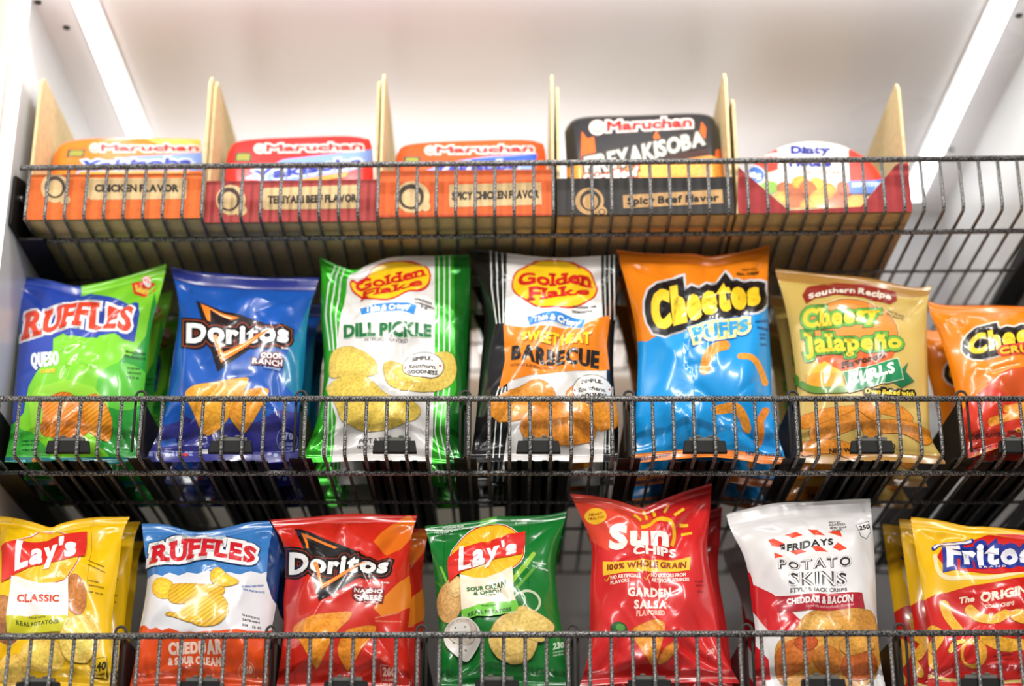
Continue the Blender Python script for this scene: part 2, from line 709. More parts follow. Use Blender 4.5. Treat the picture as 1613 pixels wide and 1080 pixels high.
def sheet_parts(sh, art, bands, base, back, parent):
    """build one mesh part per row band: film grid in front, its back, and the printed pieces
    bands: (name, first row, last row); base: {name: material}"""
    laid = sh.lay(art) if art is not None else []
    for name, r0, r1 in bands:
        mats, mi = [base[name]], {}
        V, N, F, X = [], [], [], []

        def grid(G, NN, flip):
            n0 = sum(len(v) for v in V)
            V.append(G[r0:r1 + 1].reshape(-1, 3))
            N.append(NN[r0:r1 + 1].reshape(-1, 3))
            w = sh.NU + 1
            for jj in range(r1 - r0):
                for ii in range(sh.NU):
                    a, b_, c, d = n0 + jj * w + ii, n0 + jj * w + ii + 1, n0 + (jj + 1) * w + ii, n0 + (jj + 1) * w + ii + 1
                    for t in ((a, c, b_), (b_, c, d)):
                        F.append(t[::-1] if flip else t)
                        X.append(0)
        grid(sh.P, sh.N, False)
        if back is not None:
            grid(back[0], back[1], True)
        for mat, L, off in laid:
            Lb = [p for p in L if r0 <= sum(v[1] for v in p) / len(p) < r1 or (r1 == sh.NV and sum(v[1] for v in p) / len(p) >= r1)]
            if not Lb:
                continue
            if mat.name not in mi:
                mi[mat.name] = len(mats)
                mats.append(mat)
            P, NN, fc = eval_pieces(sh, Lb, off)
            n0 = sum(len(v) for v in V)
            V.append(P)
            N.append(NN)
            for f, p in zip(fc, Lb):
                F.append([n0 + q for q in f])
                X.append(mi[mat.name])
        mesh_obj(name, np.vstack(V), F, mats, parent, midx=X, normals=np.vstack(N))


def curve_at(pts, t):
    """points at shares t of the length of a polyline, lightly rounded"""
    P = np.asarray(pts, float)
    for _ in range(2):
        Q = [P[0]]
        for i in range(len(P) - 1):
            Q += [P[i] * .75 + P[i + 1] * .25, P[i] * .25 + P[i + 1] * .75]
        P = np.array(Q + [P[-1]])
    d = np.r_[0, np.cumsum(np.hypot(*np.diff(P, axis=0).T))]
    d /= d[-1]
    return np.stack([np.interp(t, d, P[:, 0]), np.interp(t, d, P[:, 1])], -1)


def sstep(a, b, x):
    t = np.clip((x - a) / (b - a), 0, 1)
    return t * t * (3 - 2 * t)


def coons(top, right, bottom, left, NU, NV):
    u, v = np.linspace(0, 1, NU + 1), np.linspace(0, 1, NV + 1)
    T, B, L, R = curve_at(top, u), curve_at(bottom, u), curve_at(left, v), curve_at(right, v)
    U, V = np.meshgrid(u, v)
    U, V = U[..., None], V[..., None]
    S = (1 - V) * T[None] + V * B[None] + (1 - U) * L[:, None] + U * R[:, None]
    S -= (1 - U) * (1 - V) * T[0] + U * (1 - V) * T[-1] + (1 - U) * V * B[0] + U * V * B[-1]
    return S, U[..., 0], V[..., 0]


def chip_bag(art, top, right, bottom, left, base, label, zf, Yb=.045, Yt=.085, D=.030, seed=1, seal_col=None, kind='film',
             yaw=0.0, crease=1.25, NU=60, NV=84, group='chip bags', seal_rows=4):
    """a filled pillow packet: printed front, plain back, crimped seals above and below"""
    rng = np.random.RandomState(seed)
    S, U, V = coons(top, right, bottom, left, NU, NV)
    # the packet leans back on a plane through Yb (floor) and Yt (top)
    xm = unproj(np.mean([p[0] for p in top]), top[0][1], Yt)[0]
    zt = unproj(top[0][0], np.mean([p[1] for p in top]), Yt)[2]
    n = np.array([yaw, -1.0, (Yt - Yb) / (zt - zf)])
    n /= np.linalg.norm(n)
    O = np.array([xm, Yb, zf])
    d = FWD + np.stack([(S[..., 0] - 806.5) / FPX, 0 * U, 0 * U], -1) + UPV * ((540 - S[..., 1]) / FPX)[..., None]
    tt = ((O - CAM) @ n) / (d @ n)
    B = CAM + d * tt[..., None]
    low = np.maximum(zf + .0008 - B[..., 2], 0)
    up = np.array([0, (Yt - Yb) / (zt - zf), 1.0])
    B = B + low[..., None] * up
    ex = np.array([1.0, 0, 0])
    ex = ex - n * (ex @ n)
    ex /= np.linalg.norm(ex)
    ey = np.cross(n, ex)
    ey *= -1 if ey[2] < 0 else 1
    x, y = (B - O) @ ex, (B - O) @ ey
    W, H = np.ptp(x), np.ptp(y)
    sv = seal_rows / NV
    vv = np.clip((V - sv) / (1 - 2 * sv), 0, 1)
    uu = np.abs(2 * U - 1)
    prof = (1 - uu ** 2.5) ** .75 * np.sin(np.pi * vv ** .92) ** .6
    prof = np.nan_to_num(prof)
    smooth = D * prof
    mask = np.clip(1 - uu ** 7, 0, 1) * sstep(0, .06, vv) * sstep(0, .05, 1 - vv)
    h = smooth.copy()

    def seg(u0, v0, u1, v1, A, w, sharp):
        X, Y = U * W, V * H
        p0, p1 = np.array([u0 * W, v0 * H]), np.array([u1 * W, v1 * H])
        dd = p1 - p0
        L = np.hypot(*dd)
        dd = dd / L
        al = ((X - p0[0]) * dd[0] + (Y - p0[1]) * dd[1]) / L
        pe = np.abs((X - p0[0]) * -dd[1] + (Y - p0[1]) * dd[0])
        win = sstep(-.15, .18, al) * (1 - sstep(.6, 1.15, al))
        return A * win * (np.exp(-pe / w) if sharp else np.exp(-(pe / w) ** 2))
    c = crease
    for (cu_, cv_, su, sg) in ((0, sv, 1, 1), (1, sv, -1, 1), (0, 1 - sv, 1, -1), (1, 1 - sv, -1, -1)):
        for k in range(3):                   # creases that run in from the corners
            a = rng.uniform(.18, .5)
            b = rng.uniform(.10, .34)
            h += c * seg(cu_ + su * .03, cv_ + sg * .01, cu_ + su * a, cv_ + sg * b, rng.uniform(-.0075, .004), rng.uniform(.006, .013), k != 0) * mask
    for k in range(9):                       # short pleats at both seals
        u0 = rng.uniform(.08, .92)
        du = rng.uniform(-.06, .06)
        L = rng.uniform(.07, .2)
        A = rng.uniform(-.004, .003)
        if k % 2:
            h += c * seg(u0, sv, u0 + du, sv + L, A, rng.uniform(.004, .009), True) * mask
        else:
            h += c * seg(u0, 1 - sv, u0 + du, 1 - sv - L, A, rng.uniform(.004, .009), True) * mask
    for k in range(11):                      # dents and ridges over the face
        u0, v0 = rng.uniform(.05, .95), rng.uniform(.1, .9)
        an = rng.uniform(0, math.pi)
        L = rng.uniform(.12, .42)
        h += c * seg(u0, v0, u0 + L * math.cos(an), v0 + L * .7 * math.sin(an), rng.choice([-1, 1]) * rng.uniform(.0012, .0034), rng.uniform(.004, .011), k % 3 != 0) * mask
    for k in range(12):                      # fine sharp creases in the film
        u0, v0 = rng.uniform(.03, .97), rng.uniform(.06, .94)
        an = rng.uniform(0, math.pi)
        L = rng.uniform(.10, .3)
        h += c * seg(u0, v0, u0 + L * math.cos(an), v0 + L * .7 * math.sin(an), rng.choice([-1, 1]) * rng.uniform(.0008, .0018), rng.uniform(.0024, .0045), True) * mask
    for k in range(7):
        fx, fy, ph = rng.uniform(-3.2, 3.2), rng.uniform(-3.2, 3.2), rng.uniform(0, 6.28)
        h += c * .0010 * np.cos(2 * np.pi * (fx * U + fy * V) + ph) * mask
    inseal = ((V < sv - 1e-9) | (V > 1 - sv + 1e-9)).astype(float)
    ripple = .0011 * np.cos(np.arange(NV + 1) * math.pi)[:, None] * inseal
    sway = .0022 * np.sin(U * 9 + seed) * (np.exp(-V / .05) + np.exp(-(1 - V) / .05))
    P = B + n * (h + ripple + sway + .0004)[..., None]
    Ps = B + n * smooth[..., None]
    Pb = B + n * (-.8 * D * prof + ripple + sway - .0004 * inseal)[..., None]
    Pb[:, 0], Pb[:, -1] = P[:, 0], P[:, -1]
    Pb[0], Pb[-1] = P[0], P[-1]
    sh = Sheet(P, Ps)
    du, dv = np.gradient(Pb, axis=1), np.gradient(Pb, axis=0)
    nb = np.cross(du, dv)
    nb /= np.maximum(np.linalg.norm(nb, axis=2), 1e-12)[..., None]
    if (nb @ n).mean() > 0:
        nb = -nb
    root = empty('chip_bag', (xm, Yb, zf), label, 'chip bag', group)
    mb = M(kind, base)
    ms = M(kind, seal_col or base)
    sheet_parts(sh, art, [('top_seal', 0, seal_rows), ('pouch', seal_rows, NV - seal_rows), ('bottom_seal', NV - seal_rows, NV)],
                {'top_seal': ms, 'pouch': mb, 'bottom_seal': ms}, (Pb, nb), root)
    return root

# ================================================================== the cooler case
XL, XR, YB, ZC = -.557, .628, .56, 1.13


def struct(name, mb, mat, **k):
    return tag(mb.build(name, mat, **k), kind='structure')


struct('floor', MB().box(-3, 3, -5, 1.2, -1.02, -1.0), M('card', (150, 146, 140)))
struct('ceiling', MB().box(XL - .05, XR + .05, -.05, YB + .02, ZC, ZC + .02), M('gloss', (238, 235, 236)))
struct('wall_back', MB().box(XL - .03, XR + .03, YB, YB + .02, -.6, ZC), M('white', (205, 206, 210)))
struct('wall_left', MB().box(XL - .03, XL, -.012, YB, -.6, ZC), M('white', (200, 199, 200)))
struct('wall_right', MB().box(XR, XR + .03, -.012, YB, -.6, ZC), M('white', (228, 230, 232)))
struct('trim_1', MB().box(XL - .075, XL - .012, -.06, -.012, -.6, 1.35), M('white', (190, 184, 170)))
for nm, x, ix in (('ceiling_light_strip', -.4955, 0), ('ceiling_light_strip', .5695, 1)):
    r = empty(nm, (x, .25, ZC), ('white fluorescent light strip on the case ceiling above the noodle trays', 'white light strip on the case ceiling above the empty end of the top shelf')[ix],
              'light', 'ceiling light strips')
    MB().box(x - .0125, x + .0125, -.04, .5, ZC - .009, ZC - .003).build('diffuser', M('glow', (255, 255, 255)), r)
    MB().box(x - .0165, x + .0165, -.04, .5, ZC - .003, ZC).build('housing', M('white', (225, 225, 225)), r)
r = empty('door_frame_light', (XL - .006, -.02, .5), 'upright bright white light strip on the left edge of the case', 'light')
MB().box(XL - .0105, XL - .001, -.022, -.0125, .1, 1.3).build('diffuser', M('glow', (255, 253, 250)), r)
MB().box(XL - .013, XL - .0105, -.03, -.0125, .1, 1.3).build('housing', M('white', (215, 210, 200)), r)
for k, (sx, sy) in enumerate(((105, 43), (60, 3), (1605, 24), (1498, 235))):
    d = FWD + np.array([(sx - 806.5) / FPX, 0, 0]) + UPV * ((540 - sy) / FPX)
    q = CAM + d * ((ZC - CAM[2]) / d[2])
    b = MB().tube([(q[0], q[1], ZC - .0015), (q[0], q[1], ZC)], .0042, 12)
    tag(b.build('screw', M('metal', (70, 70, 68)), origin=(q[0], q[1], ZC)),
        ('dark screw head in the ceiling beside the left light strip', 'dark screw head in the ceiling at the top left corner of the photo',
         'dark screw head in the ceiling at the top right corner of the photo', 'dark screw head in the ceiling low beside the right light strip')[k], 'screw')

HAM = M('hammer', (120, 116, 112))
BLK = M('plastic', (12, 11, 11))
GRY = M('plastic', (96, 95, 88))
SHELF = {'top': (.9216, .8587, .011), 'mid': (.6409, .578, 0.0), 'low': (.3877, .325, .0037)}


def zf_at(s, x):
    return SHELF[s][1] + SHELF[s][2] * x


def wire_shelf(key, label, x_first):
    zr, zf, sl = SHELF[key]
    root = empty('wire_shelf', (0, .02, zf), label, 'shelf', 'black speckled wire shelves')
    Z = lambda z, x: z + sl * x
    a, b = XL + .006, XR - .004
    MB().tube([(a, 0, Z(zr, a)), (b, 0, Z(zr, b))], .0033, 10).build('top_rail', HAM, root, smooth=True)
    MB().tube([(a, .047, Z(zf - .005, a)), (b, .047, Z(zf - .005, b))], .003, 10).build('lower_rail', HAM, root, smooth=True)
    for y in (.16, .27, .38, .48):
        MB().tube([(a, y, Z(zf - .004, a)), (b, y, Z(zf - .004, b))], .0019, 8).build('cross_rod', HAM, root, smooth=True)
    x = x_first
    first = None
    while x < b - .002:
        if first is None:
            w = MB()
            pts = [(x, .0008, Z(zr, x)), (x, .0002, Z(zf + .008, x))]
            pts += [(x, .0065 * (1 - math.cos(t)), Z(zf + .008 - .008 * math.sin(t), x)) for t in (.4, .8, 1.2)]
            pts += [(x, .009, Z(zf, x)), (x, .2, Z(zf, x)), (x, .49, Z(zf, x))]
            first = w.tube(pts, .00195, 8).build('wire', HAM, root, smooth=True)
            x0 = x
        else:
            c = first.copy()
            COL.objects.link(c)
            c.location = (x - x0, 0, sl * (x - x0))
        x += .0217
    for sx, o in ((XL + .001, .003), (XR - .004, .003)):
        m = MB().prism([(sx, -.004, Z(zf - .008, sx)), (sx, -.004, Z(zr - .012, sx)), (sx, .03, Z(zr - .002, sx)), (sx, .5, Z(zf + .03, sx)), (sx, .5, Z(zf - .008, sx))], (o, 0, 0))
        f0, f1 = (sx + .003, sx + .03) if sx < 0 else (sx - .027, sx)
        m.box(f0, f1, .03, .5, Z(zf - .012, sx), Z(zf - .009, sx))
        arm = m.build('side_arm', BLK, root)
        s = 1 if sx < 0 else -1
        q = sx + (.003 if sx < 0 else 0)
        MB().tube([(q, .022, Z(zf + .035, sx)), (q + s * .002, .022, Z(zf + .035, sx))], .004, 10).build('screw', M('metal', (170, 170, 170)), arm)
    return root


wire_shelf('top', 'top black speckled wire shelf holding the cardboard noodle trays', -.540)
wire_shelf('mid', 'middle black speckled wire shelf under the row with the blue puffs bag', -.5234 - .0217)
wire_shelf('low', 'lowest black speckled wire shelf holding the bags cut by the photo bottom', -.5075 - .0217)


def divider(key, px, py, label):
    zr, zf = SHELF[key][0], None
    x = unproj(px, py, .012)[0]
    zf = zf_at(key, x)
    zr = zr + SHELF[key][2] * x
    root = empty('lane_divider', (x, .02, zf + .002), label, 'shelf divider', 'black lane dividers')
    MB().prism([(x - .0011, .012, zf + .0022), (x - .0011, .012, zr + .004), (x - .0011, .47, zr - .002), (x - .0011, .47, zf + .0022)], (.0022, 0, 0)).build('panel', BLK, root)
    MB().box(x - .012, x + .012, .02, .47, zf + .0021, zf + .0035).build('foot', BLK, root)
    r = .0052
    pts = [(x - r, .007, zf + .006), (x - r, .007, zr + .006)]
    pts += [(x - r * math.cos(t), .007, zr + .006 + r * math.sin(t)) for t in np.linspace(.3, 2.84, 7)]
    pts += [(x + r, .007, zr + .006), (x + r, .007, zf + .006)]
    MB().tube(pts, .0015, 8).build('front_clip', M('plastic', (58, 56, 52)), root, smooth=True)
    return root


def pusher(key, px, py, label):
    x = unproj(px, py, .006)[0]
    zf = zf_at(key, x)
    root = empty('pusher_track', (x, .02, zf + .002), label, 'pusher track', 'black pusher tracks')
    m = MB()
    for dx in (-.02, -.007, .007, .02):
        m.box(x + dx - .0025, x + dx + .0025, .03, .46, zf + .0021, zf + .0042)
    m.box(x - .036, x + .036, .03, .46, zf + .0021, zf + .0032)
    m.build('track', BLK, root)
    MB().prism([(x - .0235, .0035, zf + .004), (x + .0235, .0035, zf + .004), (x + .0215, .0035, zf + .0175), (x - .0215, .0035, zf + .0175)], (0, .006, 0)).build('front_stop', BLK, root, bevel=.0008)
    m = MB().box(x - .0165, x + .0165, .0042, .0088, zf + .0173, zf + .0215)
    m.box(x - .009, x - .004, .0035, .0088, zf + .0213, zf + .0235)
    m.box(x + .004, x + .009, .0035, .0088, zf + .0213, zf + .0235)
    m.build('bracket', GRY, root, bevel=.0005)
    return root


MIDL = ['beside the lime green bag on the middle shelf', 'between the deep blue bag and the dill pickle bag', 'between the dill pickle bag and the black barbecue bag',
        'between the black barbecue bag and the blue puffs bag', 'between the blue puffs bag and the tan curls bag', 'beside the tilted orange bag at the right edge']
for px, lb in zip((221, 474, 733, 991, 1250, 1516), MIDL):
    divider('mid', px, 660, 'black plastic lane divider ' + lb)
LOWL = ['beside the yellow classic bag on the lowest shelf', 'between the blue and white ridged bag and the red nacho bag', 'between the red nacho bag and the green sour cream bag',
        'between the green sour cream bag and the garden salsa bag', 'between the garden salsa bag and the white potato skins bag', 'beside the yellow and red corn chips bag']
for px, lb in zip((189, 427, 664, 902, 1177, 1419), LOWL):
    divider('low', px, 1030, 'black plastic lane divider ' + lb)
for px, lb in zip((108, 364, 622, 848, 1110, 1373, 1606), ('lime green bag', 'deep blue triangle logo bag', 'dill pickle bag', 'black barbecue bag', 'blue puffs bag', 'tan curls bag', 'tilted orange bag')):
    pusher('mid', px, 700, 'black pusher track with grey clip under the ' + lb)
for px, lb in zip((60, 318, 545, 783, 1023, 1297, 1546), ('yellow classic bag', 'blue and white ridged bag', 'red nacho bag', 'green sour cream bag', 'garden salsa bag', 'white potato skins bag', 'yellow corn chips bag')):
    pusher('low', px, 1080, 'black pusher track with grey clip under the ' + lb)


# ================================================================== cardboard trays and noodle packs
KRAFT = M('card', (212, 188, 140))
KRAFT_D = M('card', (188, 146, 92))


def print_only(sh, art, name, parent):
    laid = sh.lay(art, .00025)
    mats, mi, V, N, F, X = [], {}, [], [], [], []
    k = 0
    for mat, L, off in laid:
        if not L:
            continue
        if mat.name not in mi:
            mi[mat.name] = len(mats)
            mats.append(mat)
        P, NN, fc = eval_pieces(sh, L, off)
        V.append(P)
        N.append(NN)
        for f in fc:
            F.append([k + q for q in f])
            X.append(mi[mat.name])
        k += len(P)
    return mesh_obj(name, np.vstack(V), F, mats, parent, midx=X, normals=np.vstack(N))


def card_tray(label, xl, xr, yfront, ytop, art, edge, hl=.185, hr=.185, depth=.34, poly=None, dipl=.0, dipr=.0):
    """open display tray: low printed front, tall kraft sides"""
    Y = yfront
    ym = ytop + 60
    X0, X1 = unproj(xl, ym, Y)[0], unproj(xr, ym, Y)[0]
    xc = (X0 + X1) / 2
    z0 = zf_at('top', xc) + .0032
    zt = unproj((xl + xr) / 2, ytop, Y)[2]
    sl = SHELF['top'][2]
    root = empty('display_tray', (xc, Y + depth / 2, z0), label, 'cardboard tray', 'cardboard display trays')
    th = .0035
    D = Y + depth

    def fin(o):
        for v in o.data.vertices:
            v.co.z += sl * v.co.x
    fin(MB().box(X0, X1, Y, D, z0, z0 + th).build('bottom', KRAFT, root))
    pl = poly if poly is not None else [(X0, zt), (X1, zt), (X1, z0), (X0, z0)]
    if poly is not None:
        pl = [(unproj(a, b, Y)[0], max(z0 + (.007 if b < 350 else 0), unproj(a, b, Y)[2])) for a, b in poly]
    fp = MB().prism([(a, Y, b) for a, b in pl], (0, th, 0)).build('front_panel', edge, root)
    fin(fp)
    for X, h, dp in ((X0, hl, dipl), (X1 - th, hr, dipr)):
        if h:
            fin(MB().prism([(X, Y + th, z0 + th), (X, Y + th, z0 + h * .93), (X, Y + .012, z0 + h), (X, Y + .03, z0 + h), (X, D, z0 + h - dp), (X, D, z0 + th)], (th, 0, 0)).build('side_panel', KRAFT, root))
    fin(MB().box(X0 + th, X1 - th, D - th, D, z0 + th, z0 + .088).build('back_panel', KRAFT_D, root))
    P = np.array([[(X0, Y - .0003, .0), (X1, Y - .0003, 0)], [(X0, Y - .0003, 0), (X1, Y - .0003, 0)]], float)
    zz = (zt if poly is None else max(q[1] for q in pl))
    P[0, :, 2], P[1, :, 2] = zz, z0
    P[..., 2] += sl * (P[..., 0] - xc)
    print_only(Sheet(P), art, 'printed_front', root)
    return root


def noodle_pack(art, top, right, bottom, left, base, label, Yb, Yt, D=.008, depth=.045, tray_col=(235, 232, 226), NU=30, NV=20, kind='film', group='noodle packs', zb=None, sx=.955, name='noodle_pack', cat='noodle pack'):
    S, U, V = coons(top, right, bottom, left, NU, NV)
    zt = unproj(np.mean([p[0] for p in top]), np.mean([p[1] for p in top]), Yt)[2]
    xm = unproj(np.mean([p[0] for p in top]), np.mean([p[1] for p in top]), Yt)[0]
    zb = zf_at('top', xm) + .0072
    n = np.array([0, -1.0, (Yt - Yb) / (zt - zb)])
    n /= np.linalg.norm(n)
    O = np.array([xm, Yb, zb])
    d = FWD + np.stack([(S[..., 0] - 806.5) / FPX, 0 * U, 0 * U], -1) + UPV * ((540 - S[..., 1]) / FPX)[..., None]
    B = CAM + d * (((O - CAM) @ n) / (d @ n))[..., None]
    B[..., 0] = xm + (B[..., 0] - xm) * sx
    uu, vv = np.abs(2 * U - 1), np.abs(2 * V - 1)
    h = D * (1 - sstep(.88, 1, uu)) * (1 - sstep(.84, 1, vv)) + .0012 * np.sin(U * 7 + 1) * np.sin(V * 5) * (1 - uu ** 4) * (1 - vv ** 4)
    P = B + n * h[..., None]
    sh = Sheet(P)
    root = empty(name, tuple(O), label, cat, group)
    sheet_parts(sh, art, [('lid', 0, NV)], {'lid': M(kind, base)}, None, root)
    loop = [B[0, i] for i in range(NU)] + [B[j, NU] for j in range(NV)] + [B[NV, i] for i in range(NU, 0, -1)] + [B[j, 0] for j in range(NV, 0, -1)]
    L = np.array(loop)
    c = L.mean(0)
    rings = [L, L - n * .003, c + (L - c) * .96 - n * .004, c + (L - c) * .86 - n * depth]
    m = len(L)
    Vv = np.vstack(rings)
    Vv[:, 2] = np.maximum(Vv[:, 2], zb)
    F = [(k * m + i, k * m + (i + 1) % m, (k + 1) * m + (i + 1) % m, (k + 1) * m + i) for k in range(3) for i in range(m)]
    F.append(tuple(3 * m + i for i in range(m)))
    MB().add(Vv, F).build('tray', M(kind, tray_col), root)
    return root

W_, RED, DK, TAN = (232, 228, 224), (214, 40, 40), (44, 36, 30), (218, 186, 134)
# ---- tray fronts (crop at 0,120 scale 3.36)
a = Art(0, 120, 3.36, 'card')
OR = (226, 106, 34)
a.p(OR, [(100, 505), (1100, 505), (1100, 850), (100, 850)])
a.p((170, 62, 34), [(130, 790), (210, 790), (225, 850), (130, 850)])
a.e(TAN, 290, 590, 72, 80); a.e(TAN, 345, 655, 28, 26); a.e((70, 58, 48), 292, 588, 54, 58); a.e(TAN, 292, 594, 40, 44)
a.p(TAN, [(475, 540), (980, 540), (992, 555), (985, 650), (480, 655), (462, 640), (462, 552)])
a.t('CHICKEN FLAVOR', [(502, 573), (945, 614)], DK, 3)
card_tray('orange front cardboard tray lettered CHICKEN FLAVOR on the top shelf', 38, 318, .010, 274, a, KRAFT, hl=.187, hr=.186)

a = Art(0, 120, 3.36, 'card')
MR = (172, 60, 56)
a.p(MR, [(1060, 540), (2050, 520), (2050, 880), (1060, 880)])
a.e(TAN, 1222, 655, 78, 80); a.e(TAN, 1275, 710, 32, 30); a.e((70, 48, 42), 1212, 652, 60, 62); a.e(TAN, 1212, 660, 43, 46)
a.p(TAN, [(1400, 592), (1895, 575), (1905, 590), (1905, 690), (1895, 700), (1400, 708), (1390, 695), (1390, 605)])
a.t('TERIYAKI BEEF FLAVOR', [(1418, 634), (1888, 624), (1888, 667), (1418, 677)], DK, 3)
card_tray('maroon front cardboard tray lettered TERIYAKI BEEF FLAVOR on the top shelf', 321.5, 592, .022, 284, a, KRAFT, hl=.187, hr=.186)

a = Art(480, 120, 3.36, 'card')
a.p((224, 98, 36), [(340, 470), (1400, 470), (1400, 860), (340, 860)])
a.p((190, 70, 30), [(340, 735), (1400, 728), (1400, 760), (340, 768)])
a.e(TAN, 570, 640, 92, 84); a.e(TAN, 640, 690, 26, 26); a.e((70, 58, 48), 563, 638, 68, 66); a.e(TAN, 563, 646, 50, 48)
a.p(TAN, [(765, 575), (1250, 562), (1255, 680), (765, 694)])
a.t('SPICY CHICKEN FLAVOR', [(778, 614), (1240, 603), (1240, 646), (778, 657)], DK, 3)
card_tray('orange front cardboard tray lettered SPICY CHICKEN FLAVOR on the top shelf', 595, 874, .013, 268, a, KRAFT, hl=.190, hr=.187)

a = Art(800, 120, 3.36, 'card')
BK = (52, 48, 46)
a.p(BK, [(240, 490), (1230, 490), (1230, 850), (240, 850)])
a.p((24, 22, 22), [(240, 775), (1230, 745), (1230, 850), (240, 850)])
TN2 = (200, 156, 102)
a.e(TN2, 432, 662, 76, 72); a.e(TN2, 497, 718, 28, 28); a.e(BK, 436, 658, 55, 54); a.e(TN2, 436, 666, 41, 42); a.e(BK, 497, 720, 18, 16); a.e(TN2, 497, 720, 13, 11)
a.p(TN2, [(608, 630), (1135, 600), (1140, 672), (612, 700)])
a.t('Spicy Beef Flavor', [(632, 642), (1116, 622), (1116, 662), (632, 682)], DK, 3)
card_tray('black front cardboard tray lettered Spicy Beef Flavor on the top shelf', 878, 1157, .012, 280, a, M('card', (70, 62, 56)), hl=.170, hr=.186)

a = Art(1133, 120, 3.36, 'card')
MR2 = (164, 44, 46)
a.p(MR2, [(100, 480), (368, 712), (750, 690), (940, 462), (1010, 455), (1030, 860), (90, 860)])
a.p(TAN, [(85, 772), (1040, 730), (1040, 860), (85, 860)])
poly5 = [(1164, 265), (1243, 340), (1356, 333), (1413, 258), (1432, 256), (1437, 375), (1162, 375)]
card_tray('maroon cardboard tray with a wide V cut front holding the stew bowl', 1162, 1436, .012, 262, a, KRAFT, hl=.152, hr=.170, poly=poly5)

# ---- noodle packs
def maru(a, x0, y0, x1, y1, slope=0, hl=True):
    """white edged red brand line with its ringed emblem, from x0 to x1"""
    h = y1 - y0
    ex = x0 + h * .62
    a.e((230, 208, 202), ex, (y0 + y1) / 2, h * .82, h * .72)
    a.e((214, 70, 60), ex, (y0 + y1) / 2, h * .6, h * .52); a.e((230, 208, 202), ex, (y0 + y1) / 2, h * .5, h * .43)
    a.e((214, 70, 60), ex, (y0 + y1) / 2 + 2, h * .34, h * .28); a.e((230, 208, 202), ex, (y0 + y1) / 2 + 2, h * .26, h * .2)
    a.t('Maruchan', [(x0 + h * 1.5, y0 + slope * .2), (x1, y0 + slope), (x1, y1 + slope), (x0 + h * 1.5, y1 + slope * .2)], (214, 40, 36), 5, out=[((232, 214, 208), 9)], gap=.12)


BLU, LBL = (40, 56, 160), (130, 160, 225)
a = Art(0, 120, 3.36)
a.p((250, 190, 90), [(760, 330), (1120, 330), (1120, 400), (900, 380)])
a.p(LBL, [(430, 470), (700, 425), (1066, 405), (1120, 400), (1120, 500), (400, 520)])
a.p((60, 60, 60), [(360, 388), (455, 388), (440, 430), (350, 430)]); a.p((150, 150, 60), [(372, 395), (445, 395), (434, 424), (362, 424)])
maru(a, 480, 362, 1052, 398)
a.t('Yakisoba', [(440, 448), (1020, 430), (1020, 478), (400, 500)], BLU, 8, out=[((196, 206, 228), 11)])
a.p((240, 150, 60), [(420, 505), (1000, 500), (1000, 540), (400, 540)])
noodle_pack(a, [(80, 244), (92, 228), (122, 218.5), (180, 217), (250, 217), (322, 219)], [(322, 219), (326, 245), (327, 330)], [(70, 330), (200, 331), (327, 330)], [(80, 244), (76, 270), (70, 330)],
            (238, 120, 30), 'orange noodle pack in the CHICKEN FLAVOR tray', .045, .085)
a = Art(0, 120, 3.36)
a.p(LBL, [(1290, 540), (1500, 440), (1990, 385), (1960, 470), (1800, 520), (1500, 560)])
a.p((60, 60, 60), [(1245, 405), (1335, 405), (1330, 455), (1240, 455)]); a.p((150, 150, 60), [(1255, 412), (1325, 412), (1320, 448), (1250, 448)])
maru(a, 1350, 365, 1920, 404, -12)
a.t('Yakisoba', [(1340, 500), (1920, 425), (1920, 475), (1340, 560)], BLU, 9, out=[((196, 206, 228), 12)])
a.p((235, 150, 60), [(1600, 545), (1850, 505), (1830, 535), (1600, 570)])
noodle_pack(a, [(354, 240), (362, 226), (384, 219), (480, 215), (560, 213), (588, 219)], [(588, 219), (594, 235), (596, 330)], [(350, 335), (470, 334), (596, 330)], [(354, 240), (350, 262), (350, 335)],
            (222, 44, 42), 'red noodle pack in the TERIYAKI BEEF FLAVOR tray', .045, .085)
a = Art(480, 120, 3.36)
a.p((60, 60, 60), [(525, 425), (612, 425), (612, 480), (518, 480)]); a.p((150, 150, 60), [(535, 432), (602, 432), (602, 470), (530, 470)])
a.p(LBL, [(640, 500), (760, 455), (960, 425), (1230, 410), (1220, 500), (700, 530)])
a.p((50, 90, 200), [(880, 440), (1228, 415), (1225, 470), (900, 470)])
maru(a, 640, 375, 1210, 412, -10)
a.t('Yakisoba', [(690, 470), (1130, 445), (1130, 490), (670, 520)], BLU, 9, out=[((196, 206, 228), 11)])
noodle_pack(a, [(619, 250), (623, 235), (641, 225), (740, 221), (837, 219), (862, 226)], [(862, 226), (867, 240), (868, 330)], [(614, 334), (740, 333), (868, 330)], [(619, 250), (616, 270), (614, 334)],
            (228, 84, 30), 'orange noodle pack in the SPICY CHICKEN FLAVOR tray', .045, .085)
a = Art(800, 120, 3.36)
for fl in ([(385, 440), (390, 290), (420, 330), (455, 320), (465, 400), (480, 560), (390, 560)], [(770, 320), (785, 290), (810, 330), (790, 380)], [(1010, 330), (1025, 240), (1050, 275), (1045, 330)],
           [(1090, 470), (1100, 390), (1140, 420), (1160, 500), (1120, 540)]):
    a.p((226, 100, 30), fl)
a.p((236, 150, 50), [(300, 480), (560, 440), (760, 450), (1050, 400), (1165, 480), (1165, 560), (300, 560)], kind='food')
a.p((60, 30, 20), [(700, 440), (1050, 385), (1070, 420), (720, 470)])
maru(a, 440, 245, 975, 300, -30)
a.t('FIREYAKISOBA', [(400, 430), (1035, 290), (1045, 365), (410, 540)], (196, 194, 184), 5, out=[((60, 55, 50), 10)])
